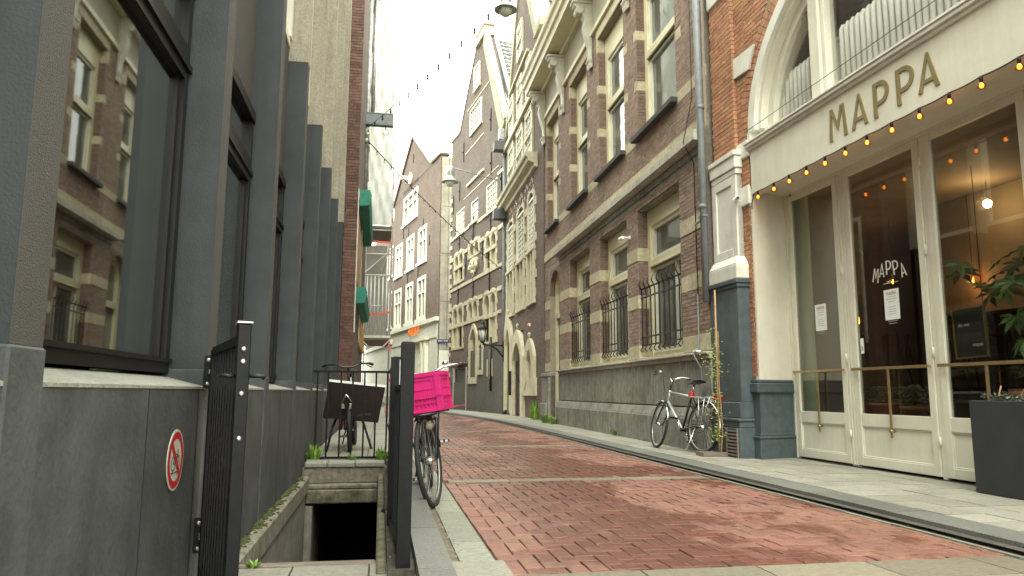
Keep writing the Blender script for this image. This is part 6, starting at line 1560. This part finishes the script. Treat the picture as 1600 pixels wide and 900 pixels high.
# blind concrete flank wall along the alley
a = MB(); a.box(-.06, -.02, -3.2, -.05, 3.2, 14.6); ph(a, 'concrete_flank', CONCW)
a = MB()
for z in (6, 8.8, 11.6): a.box(-.065, -.059, -3.2, -.05, z, z+.03)
for d in (-.5,): a.box(-.065, -.0585, d, d+.03, 3.2, 14.6)
ph(a, 'joint', CONCM)
a = MB(); a.box(-.06, -.021, -3.2, -.05, 0, 3.2); ph(a, 'painted_flank', PAINTG)
me_ = text_mesh('HOTEL V', .72, .02, ORANGE, 'sign_letters'); o = bpy.data.objects.new('hotel_sign', me_); COL.objects.link(o); 
bpy.context.view_layer.update()
o.matrix_world = ho.matrix_world @ Matrix(((-.95, 0, 0, 5.0), (0, 0, 1, .16), (0, 1, 0, 4.62), (0, 0, 0, 1))); tag(o, 'orange lit hotel letters over the pale ground floor', 'hotel sign')
t = thing('street_name_sign', 'small dark blue street name plate on the concrete flank wall', 'street sign', (3.45, 41.9, 3.72))
b = MB(); b.box(-.38, .3, 0, .02, -.1, .1); b.build('plate', SIGNBL, t)
b = MB()
x = -.3
for wd in (.04, .05, .04, .05, 0, .05, .04, .05, .04): 
    if wd: b.box(x, x+wd*.8, -.006, 0, -.03, .05)
    x += .062
b.build('lettering', SIGNW, t)
# row continuing past the hotel
fh = facade('far_row_house', 'pale shopfront row with brown upper floors curving away past the scaffold', 'house', (.81, 53.0), (-1.54, 69.0))
def pf_(mb, name, m_, **k): return mb.build(name, m_, fh, **k)
a = MB(); a.box(0, 16, -.4, -.02, 0, 13.5); pf_(a, 'wall', MATS['hotel_brick'])
a = MB(); a.box(0, 16, -.02, .06, .0, 4.2); a.box(0, 16, .06, .2, 4.2, 4.5); pf_(a, 'painted_front', PAINTG)
for k in range(5):
    sash(pf_, .8+3.1*k, 2.6+3.1*k, .7, 3.6); 
    sash(pf_, .8+3.1*k, 2.6+3.1*k, 5.5, 8.2)
    sash(pf_, .8+3.1*k, 2.6+3.1*k, 9.3, 11.6)
fl = thing('far_left_house', 'grey-brown house far down the left side behind the scaffold', 'house', (-1.2, 28, 0))
a = MB(); a.hexa([(-6, 0, 0), (.25, 0, 0), (-3.5, 40, 0), (-8, 40, 0), (-6, 0, 9.5), (.25, 0, 9.5), (-3.5, 40, 9.5), (-8, 40, 9.5)]); a.build('wall', MATS['hotel_brick'], fl)
a = MB(); a.hexa([(.25, 0, 0.1), (.30, 0, .1), (-3.45, 40, .1), (-3.5, 40, .1), (.25, 0, 3.2), (.30, 0, 3.2), (-3.45, 40, 3.2), (-3.5, 40, 3.2)]); a.box(-.6, .25, -.05, -.0, .1, 3.3); a.build('shopfront', PAINTG, fl)

# ================================================================== STREET LAMPS AND GARLANDS
def lamp(loc, label, sc_=1.0, arm=None):
    t = thing('street_lamp', label, 'street lamp', loc, 0, 'bell-shaped street lamps hung over the street')
    b = MB(); b.lathe((0, 0, 0), [(r_*sc_, h_*sc_) for r_, h_ in ((.24, 0), (.235, .02), (.20, .04), (.13, .12), (.11, .18), (.12, .2), (.12, .42), (.10, .45), (.02, .46))], 24); b.build('hood', GALV, t)
    b = MB(); b.lathe((0, 0, 0), [(r_*sc_, h_*sc_) for r_, h_ in ((.02, -.14), (.08, -.12), (.13, -.06), (.15, 0), (.14, .01))], 20); b.build('glass_bowl', BULBOFF, t)
    if arm: b = MB(); b.tube([(0, 0, .44*sc_), (arm[0], arm[1], arm[2])], .02); b.build('arm', GALV, t)
lamp((1.98, 12.0, 7.52), 'bell-shaped street lamp high up at the upper end of the dark garland', .84, (3, 0, 1.4))
lamp((2.45, 28.0, 9.0), 'bell-shaped street lamp on an arm before the warehouse gable', 1.4, (2.1, 1.4, .6))
def garland(label, P0, P1, sag, n, m_, r=.008, bl_=.05):
    t = thing('garland', label, 'string lights', P0, 0, 'light garlands across the street')
    a_ = Vector(P0); b_ = Vector(P1); pts = []
    for i in range(41):
        u = i/40; p = a_.lerp(b_, u)-a_; p.z -= sag*4*u*(1-u); pts.append(p)
    b = MB(); b.tube(pts, r, 5); b.build('cable', IRON, t)
    for i in range(n):
        u = (i+.5)/n; p = a_.lerp(b_, u)-a_; p.z -= sag*4*u*(1-u)
        b = MB(); b.lathe(p, [(.018*bl_/.05, .0), (.02*bl_/.05, -.06*bl_/.05)], 6); so = b.build('socket', IRON, t)
        b = MB(); b.lathe(p-Vector((0, 0, .06*bl_/.05)), [(.015*bl_/.05, 0), (.026*bl_/.05, -.04*bl_/.05), (.004, -.075*bl_/.05)], 8); b.build('bulb', m_, t)
garland('garland of small dark bulbs rising from the hoist beam to the upper lamp', (1.80, 12.0, 7.58), (-.60, 18.4, 7.45), .10, 13, IRON, .006, .05)
garland('garland of small pale bulbs running from the left houses to the gabled warehouse', (-.56, 18.1, 7.15), (4.55, 28.2, 5.65), .18, 26, BULBOFF, .012, .045)
t = thing('cable_knot', 'tangle of cable and white insulators on the left houses under the hoist beam', 'cable', (-.64, 18.05, 7.15))
b = MB()
for k in range(9): b.lathe((random.uniform(-.1, .15), random.uniform(-.1, .1), random.uniform(-.15, .2)), [(.03, 0), (.05, .05), (.03, .09)], 8)
b.build('insulator', BULBOFF, t)
b = MB(); b.tube([(random.uniform(-.15, .15), random.uniform(-.1, .1), random.uniform(-.4, .2)) for k in range(12)], .02, 5); b.build('cable', IRON, t)

# ================================================================== BICYCLES
def bicycle(name, label, loc, heading, lean, steer, frame_m, fork_m, wheel_r=.345, kind='city', rim_m=CHROME, crate=False, group='parked bicycles'):
    """local x forward, z up; built around the ground point under the bottom bracket"""
    t = thing(name, label, 'bicycle', loc, 0, group)
    t.rotation_mode = 'XYZ'
    t.matrix_world = Matrix.Translation(loc) @ Matrix.Rotation(heading, 4, 'Z') @ Matrix.Rotation(lean, 4, 'X')
    rh = Vector((-.50, 0, wheel_r)); fr_ = .345 if kind != 'cargo' else .255
    fh_ = Vector((.60 if kind != 'cargo' else .72, 0, fr_)); BBp = Vector((-.04, 0, .29)); st = Vector((-.20, 0, .78)); ht0 = Vector((.36, 0, .66)); ht1 = Vector((.32, 0, .84))
    ax = (ht1-ht0).normalized(); SM = Matrix.Translation(ht0) @ Matrix.Rotation(steer, 4, ax) @ Matrix.Translation(-ht0)
    def P_(mb, nm, m_, par=t, st_=False):
        if st_: mb.v = [tuple(SM @ Vector(v)) for v in mb.v]
        return mb.build(nm, m_, par)
    b = MB(); r_ = .017
    b.tube([ht0, ht1], .02, 10)
    if kind == 'city2': b.tube([ht0+ax*.03, BBp+Vector((.12, 0, .05)), BBp], r_, 10); b.tube([ht0+ax*.1, BBp+Vector((.1, 0, .16)), st+(BBp-st)*.45], .013, 10)
    else: b.tube([ht0+ax*.02, BBp], .022, 10); b.tube([ht1-ax*.03, st+Vector((.01, 0, -.03))], .018, 10)
    fo = P_(b, 'frame', frame_m)
    b = MB(); b.tube([BBp, st], .016, 10); b.lathe(BBp+Vector((0, -.035, 0)), [(.024, 0), (.024, .07)], 12, ax=(0, 1, 0))
    for s_ in (-1, 1):
        b.tube([BBp+Vector((0, s_*.03, 0)), rh+Vector((.15, s_*.05, 0)), rh+Vector((0, s_*.062, 0))], .010, 8); b.tube([st+Vector((0, s_*.02, -.05)), rh+Vector((0, s_*.062, 0))], .008, 8)
    P_(b, 'rear_frame', fork_m)
    b = MB(); b.tube([st, st+Vector((-.03, 0, .14))], .013, 8); P_(b, 'seat_post', CHROME)
    sp = st+Vector((-.04, 0, .16)); b = MB()
    k0 = len(b.v); prof = [(-.14, .09), (-.10, .10), (-.02, .07), (.06, .03), (.13, .018)]
    for x, w_ in prof:
        for k in range(8): a_ = 2*math.pi*k/8; b.v.append((sp.x+x, w_*math.cos(a_), sp.z+.02*math.sin(a_)+(.02 if x < -.05 else 0)))
    for i in range(4):
        for k in range(8): b.face((k0+i*8+k, k0+i*8+(k+1) % 8, k0+(i+1)*8+(k+1) % 8, k0+(i+1)*8+k), 0, 0, True)
    b.face([k0+k for k in range(8)]); b.face([k0+32+k for k in range(8)]); P_(b, 'saddle', BIKEB)
    b = MB()
    cf = fh_+ (ht0-fh_)*.0
    crown = ht0-ax*.02
    b.tube([ht1, ht1+ax*.12], .012, 8); b.tube([crown+Vector((0, -.05, 0)), crown+Vector((0, .05, 0))], .014, 8)
    for s_ in (-1, 1): b.tube([crown+Vector((0, s_*.05, 0)), (crown+fh_)/2+Vector((.01, s_*.055, 0)), fh_+Vector((0, s_*.055, 0))], .011, 8)
    P_(b, 'fork', fork_m, st_=True)
    tb = ht1+ax*.16; b = MB()
    if kind == 'city': b.tube([tb+Vector((0, 0, -.04)), tb+Vector((.07, 0, .02))], .014); hb_ = tb+Vector((.07, 0, .02))
    else: b.tube([tb+Vector((0, 0, -.04)), tb+Vector((.04, 0, .0))], .014); hb_ = tb+Vector((.04, 0, .0))
    pts = [(-.18, .30, .03), (-.08, .26, .04), (.0, .15, .04), (.02, .06, 0), (.02, -.06, 0), (.0, -.15, .04), (-.08, -.26, .04), (-.18, -.30, .03)]
    b.tube([hb_+Vector(p) for p in pts], .011, 8); P_(b, 'handlebar', CHROME if kind != 'cargo' else BIKEB, st_=True)
    for s_ in (-1, 1):
        b = MB(); b.tube([hb_+Vector((-.08, s_*.26, .04)), hb_+Vector((-.19, s_*.305, .028))], .018, 8); P_(b, 'grip', BIKEB, st_=True)
        b = MB(); b.tube([hb_+Vector((-.03, s_*.22, .03)), hb_+Vector((-.02, s_*.26, .0)), hb_+Vector((-.10, s_*.30, -.01))], .006, 6); P_(b, 'brake_lever', BIKEB, st_=True)
    b = MB(); b.lathe(hb_+Vector((-.01, .17, .055)), [(.026, 0), (.024, .018), (.008, .028)], 10); P_(b, 'bell', CHROME, st_=True)
    b = MB(); b.tube([hb_+Vector((0, .12, .03)), hb_+Vector((.1, .08, -.03)), crown+Vector((.03, .03, .1)), crown+Vector((.02, .05, -.1))], .004, 5); P_(b, 'cable', BIKEB, st_=True)
    for nm, c, R_, st2 in (('rear_wheel', rh, wheel_r, False), ('front_wheel', fh_, fr_, True)):
        w_ = MB(); w_.ring(c, (0, 1, 0), R_-.02, .020 if kind != 'cargo' else .027, 44, 8); wo = P_(w_, nm, TYRE, st_=st2)
        w_ = MB(); w_.ring(c, (0, 1, 0), R_-.043, .011, 40, 6); P_(w_, 'rim', rim_m, wo, st2)
        w_ = MB(); w_.lathe(c+Vector((0, -.05, 0)), [(.018, 0), (.018, .02), (.03, .025), (.03, .075), (.018, .08), (.018, .1)], 12, ax=(0, 1, 0)); P_(w_, 'hub', CHROME, wo, st2)
        w_ = MB()
        for k in range(28):
            a_ = 2*math.pi*k/28; a2 = a_+(.35 if k % 2 else -.35); y = .025 if k % 4 < 2 else -.025
            w_.tube([c+Vector((.028*math.cos(a2), y, .028*math.sin(a2))), c+Vector(((R_-.045)*math.cos(a_), 0, (R_-.045)*math.sin(a_)))], .0016, 4, caps=False)
        P_(w_, 'spokes', STEEL, wo, st2)
        g_ = MB(); gr_ = R_+.018; rng = range(0, 15) if nm == 'rear_wheel' else range(0, 11)
        a0 = R(195) if nm == 'rear_wheel' else R(170)
        arc_ = [a0-math.radians(11*k) for k in rng]
        k0 = len(g_.v)
        for a_ in arc_:
            for (y, dr_) in ((-.028, -.012), (0, 0), (.028, -.012)): g_.v.append(tuple(c+Vector((math.cos(a_)*(gr_+dr_), y, math.sin(a_)*(gr_+dr_)))))
        for i in range(len(arc_)-1):
            for k in range(2): q = k0+i*3+k; g_.face((q, q+1, q+4, q+3), 0, 0, True)
        o_ = P_(g_, 'mudguard', CHROME if frame_m == BIKES else BIKEB, st_=st2); sd = o_.modifiers.new('thick', 'SOLIDIFY'); sd.thickness = .002
    # crank, chain ring, case, pedals
    b = MB(); b.ring(BBp+Vector((0, -.045, 0)), (0, 1, 0), .085, .006, 24, 6); b.tube([BBp+Vector((0, -.05, 0)), BBp+Vector((-.06, -.065, -.15))], .010); b.tube([BBp+Vector((0, .05, 0)), BBp+Vector((.06, .065, .15))], .010)
    for k in range(5): a_ = k*1.2566; b.tube([BBp+Vector((0, -.045, 0)), BBp+Vector((math.cos(a_)*.08, -.045, math.sin(a_)*.08))], .005, 5)
    P_(b, 'crank', CHROME)
    for p in (BBp+Vector((-.06, -.115, -.15)), BBp+Vector((.06, .115, .15))):
        b = MB(); b.box(p.x-.045, p.x+.045, p.y-.045, p.y+.045, p.z-.012, p.z+.012); P_(b, 'pedal', BIKEB)
        b = MB(); b.box(p.x+.0455, p.x+.05, p.y-.03, p.y-.01, p.z-.008, p.z+.008); b.box(p.x+.0455, p.x+.05, p.y+.01, p.y+.03, p.z-.008, p.z+.008); P_(b, 'reflector', CHROME)
    b = MB(); P = []
    for i in range(9): a_ = math.pi/2-math.pi*i/8; P.append((BBp.x+.10*math.cos(a_), BBp.z+.10*math.sin(a_)))
    for i in range(9): a_ = -math.pi/2-math.pi*i/8; P.append((rh.x+.055*math.cos(a_), rh.z+.055*math.sin(a_)))
    b.poly(P, -.066, -.058); 
    if kind != 'city': P_(b, 'chain_case', BIKEB)
    else:
        b = MB(); b.tube([BBp+Vector((0, -.045, .085)), rh+Vector((0, -.045, .04))], .005, 5); b.tube([BBp+Vector((0, -.045, -.085)), rh+Vector((0, -.045, -.04))], .005, 5); P_(b, 'chain', IRON)
    # rack + tail lamp
    b = MB(); rz = wheel_r*2+.05
    for s_ in (-.055, .055): b.tube([(-.22, s_, rz), (-.72, s_, rz)], .006, 6); b.tube([(-.66, s_, rz), rh+Vector((0, s_*1.2, 0))], .006, 6); b.tube([(-.42, s_, rz), rh+Vector((.02, s_*1.2, 0))], .006, 6); b.tube([(-.55, s_, rz), rh+Vector((-.02, s_*1.25, 0.0))], .005, 6)
    for x in (-.3, -.45, -.6, -.72): b.tube([(x, -.055, rz), (x, .055, rz)], .005, 6)
    b.tube([(-.22, 0, rz), st+Vector((0, 0, -.03))], .007, 6)
    P_(b, 'luggage_rack', CHROME if kind == 'city' else BIKEB)
    b = MB(); b.box(-.775, -.735, -.055, .055, rz-.035, rz+.035); P_(b, 'tail_lamp', REDP)
    b = MB(); b.tube([rh+Vector((.08, (.07 if kind == 'city' else -.07), -.02)), (-.42, (.20 if kind == 'city' else -.15), .015)], .009); P_(b, 'kickstand', BIKEB if kind != 'city' else CHROME)
    b = MB(); lc = crown+Vector((.10, 0, .02)) if not crate else crown+Vector((.14, .02, -.04)); b.lathe(lc+Vector((-.05, 0, 0)), [(.02, 0), (.035, .02), (.038, .06), (.03, .07)], 14, ax=(1, 0, 0)); b.tube([lc+Vector((-.04, 0, 0)), crown], .007, 5); lo_ = P_(b, 'headlamp', CHROME if crate else BIKEB, st_=True)
    b = MB(); b.lathe(lc+Vector((.021, 0, 0)), [(.032, 0), (.022, .012), (.004, .016)], 14, ax=(1, 0, 0)); P_(b, 'lamp_glass', LENS, lo_, st_=True)
    if kind == 'city':
        b = MB(); b.lathe(st+Vector((0, 0, -.05)), [(.026, 0), (.034, .02), (.034, .07), (.02, .1)], 12); b.lathe(st+Vector((-.01, 0, -.03)), [(.03, 0), (.03, .05)], 10, ax=(0, 1, .3)); P_(b, 'red_lock', REDP)
    return t, SM, crown, hb_
bpy.context.view_layer.update()
import math
f0 = Vector((3.98, 10.46)); r0 = Vector((4.225, 9.40)); hd = math.atan2(f0.y-r0.y, f0.x-r0.x); mid = r0+(f0-r0)*(.50/1.10)
bicycle('bicycle', 'silver city bicycle with red seat clamp leaning by the grey stone base', (mid.x, mid.y, .055), hd, R(7), R(-16), BIKES, BIKEB, kind='city', rim_m=STEEL)
# bicycle with pink crate, front wheel toward us
hd2 = R(-90.5); c0 = Vector((.455, 5.70)); dirv = Vector((math.cos(hd2), math.sin(hd2))); bp_ = c0-dirv*.60
t2, SM2, crown2, hb2 = bicycle('bicycle', 'black bicycle facing us, its front carrier bearing the bright pink crate', (bp_.x, bp_.y, .0), hd2, R(5.5), R(-17), BIKEB, mat('teal_black_enamel', (.03, .05, .05), .3, .1, 10), kind='city2', rim_m=STEEL, crate=True)
b = MB()
zc = .705
for y in (-.13, -.045, .045, .13): b.tube([(.36, y, zc-.01), (.80, y, zc-.01)], .007, 6)
b.tube([(.80, -.16, zc-.012), (.80, .16, zc-.012)], .010, 6); b.tube([(.36, -.16, zc-.012), (.36, .16, zc-.012)], .009, 6)
for s_ in (-1, 1): b.tube([(.70, s_*.15, zc-.015), (.63, s_*.10, .5), (.60, s_*.07, .35)], .007, 6)
b.v = [tuple(SM2 @ Vector(v)) for v in b.v]; b.build('front_carrier', BIKEB, t2)
# crate (rests on the carrier)
ck = thing('crate', 'bright pink plastic crate on the front carrier of the black bicycle', 'crate', (0, 0, 0))
ck.matrix_world = t2.matrix_world @ SM2 @ Matrix.Translation((.60, .02, zc+.0)) @ Matrix.Rotation(R(-1), 4, 'Y')
cl, cw, chh = .34, .36, .29; e = .014
b = MB()
def crwall(b, p0, ux, L_, nrm):
    """wall of L_ along ux from p0, ribs outward; slots as real gaps"""
    ux = Vector(ux); nrm = Vector(nrm); up = Vector((0, 0, 1)); p0 = Vector(p0)
    def bx(u0, u1, z0, z1, n0, n1):
        P = [p0+ux*u+nrm*n_+up*z for z in (z0, z1) for (u, n_) in ((u0, n0), (u1, n0), (u1, n1), (u0, n1))]
        b.hexa(P)
    bx(0, L_, .0, .035, -.01, 0); bx(0, L_, .105, .265, -.01, 0); bx(-.006, L_+.006, chh-.03, chh, -.012, .012); bx(0, L_, chh-.06, chh-.05, -.01, .006)
    n_ = int(L_/.028)
    for i in range(n_+1): u = (L_-.006)*i/n_; bx(u, u+.008, .03, .06, -.01, .0); bx(u, u+.008, .075, .107, -.01, .0)
    bx(.01, L_-.01, .0, .26, -.0135, -.0105); bx(0, L_, .060, .075, -.01, .002); bx(0, L_, .100, .112, -.008, .010); bx(.0, .035, .0, chh, -.008, .010); bx(L_-.035, L_, .0, chh, -.008, .010)
    bx(L_*.14, L_*.16, .11, .25, 0, .008); bx(L_*.84, L_*.86, .11, .25, 0, .008); bx(L_*.16, L_*.84, .235, .243, 0, .008); bx(L_*.16, L_*.84, .165, .173, 0, .008)
    for i in range(int(L_*.68/.016)): u = L_*.16+i*.016; bx(u, u+.005, .112, .165, 0, .005)
crwall(b, (cl/2, -cw/2, 0), (0, 1, 0), cw, (1, 0, 0)); crwall(b, (-cl/2, -cw/2, 0), (0, 1, 0), cw, (-1, 0, 0)); crwall(b, (-cl/2, cw/2, 0), (1, 0, 0), cl, (0, 1, 0)); crwall(b, (-cl/2, -cw/2, 0), (1, 0, 0), cl, (0, -1, 0))
b.build('side_walls', PINK, ck)
b = MB()
for i in range(9): b.box(-cl/2+.01+i*.042, -cl/2+.03+i*.042, -cw/2+.005, cw/2-.005, 0, .008)
for i in range(9): b.box(-cl/2+.005, cl/2-.005, -cw/2+.01+i*.055, -cw/2+.03+i*.055, .008, .014)
b.build('base_grid', PINK, ck)
# cargo carrier bicycle behind the railing
hd3 = R(-91); bp3 = Vector((-.33, 8.98))+Vector((0, .72))
t3, SM3, crown3, hb3 = bicycle('carrier_bicycle', 'black carrier bicycle with a tilted dark box standing behind the area railing', (bp3.x, bp3.y, .155), hd3, R(4), R(3), BIKEB, BIKEB, kind='cargo', rim_m=BIKEB, group='parked bicycles')
cb = thing('carrier_box', 'tilted dark brown box with white rim on the front of the carrier bicycle', 'box', (0, 0, 0))
cb.matrix_world = Matrix.Translation((-.30, 8.98, .58)) @ Matrix.Rotation(R(4), 4, 'Z') @ Matrix.Rotation(R(5.5), 4, 'Y')
b = MB(); x0, x1 = -.335, .335
b.hexa([(x0, -.02, -.22), (x1-.03, -.02, -.22), (x1-.03, .38, -.22), (x0, .38, -.22), (x0+.02, -.05, .20), (x1, -.05, .20), (x1, .42, .20), (x0+.02, .42, .20)], skip=()); b.build('box', BROWNB, cb, bevel=.006)
cb.location.z = .735; cb.location.x = -.30
b = MB(); b.box(x0+.012, x1+.008, -.06, -.03, .20, .228); b.box(x0+.012, x1+.008, .40, .43, .20, .228); b.box(x0+.012, x0+.04, -.03, .4, .20, .228); b.box(x1-.02, x1+.008, -.03, .4, .20, .228); b.build('rim', WHITEP, cb)
b = MB()
for s_ in (-1, 1): b.tube([(.55, s_*.12, .44), (.62, s_*.18, .30), (.72, s_*.26, .01)], .014, 6)
b.box(.40, .74, -.27, .27, .40, .43); b.tube([(.72, -.08, .26), (.66, -.06, .42)], .012); b.tube([(.72, .08, .26), (.66, .06, .42)], .012); b.build('stand', BIKEB, t3)
b = MB(); b.box(.76, .80, -.06, -.03, .50, .56); b.box(.76, .80, .03, .06, .50, .56); b.tube([(.80, -.07, .56), (.82, 0, .66), (.80, .07, .56)], .009); b.build('front_brake', CHROME, t3)
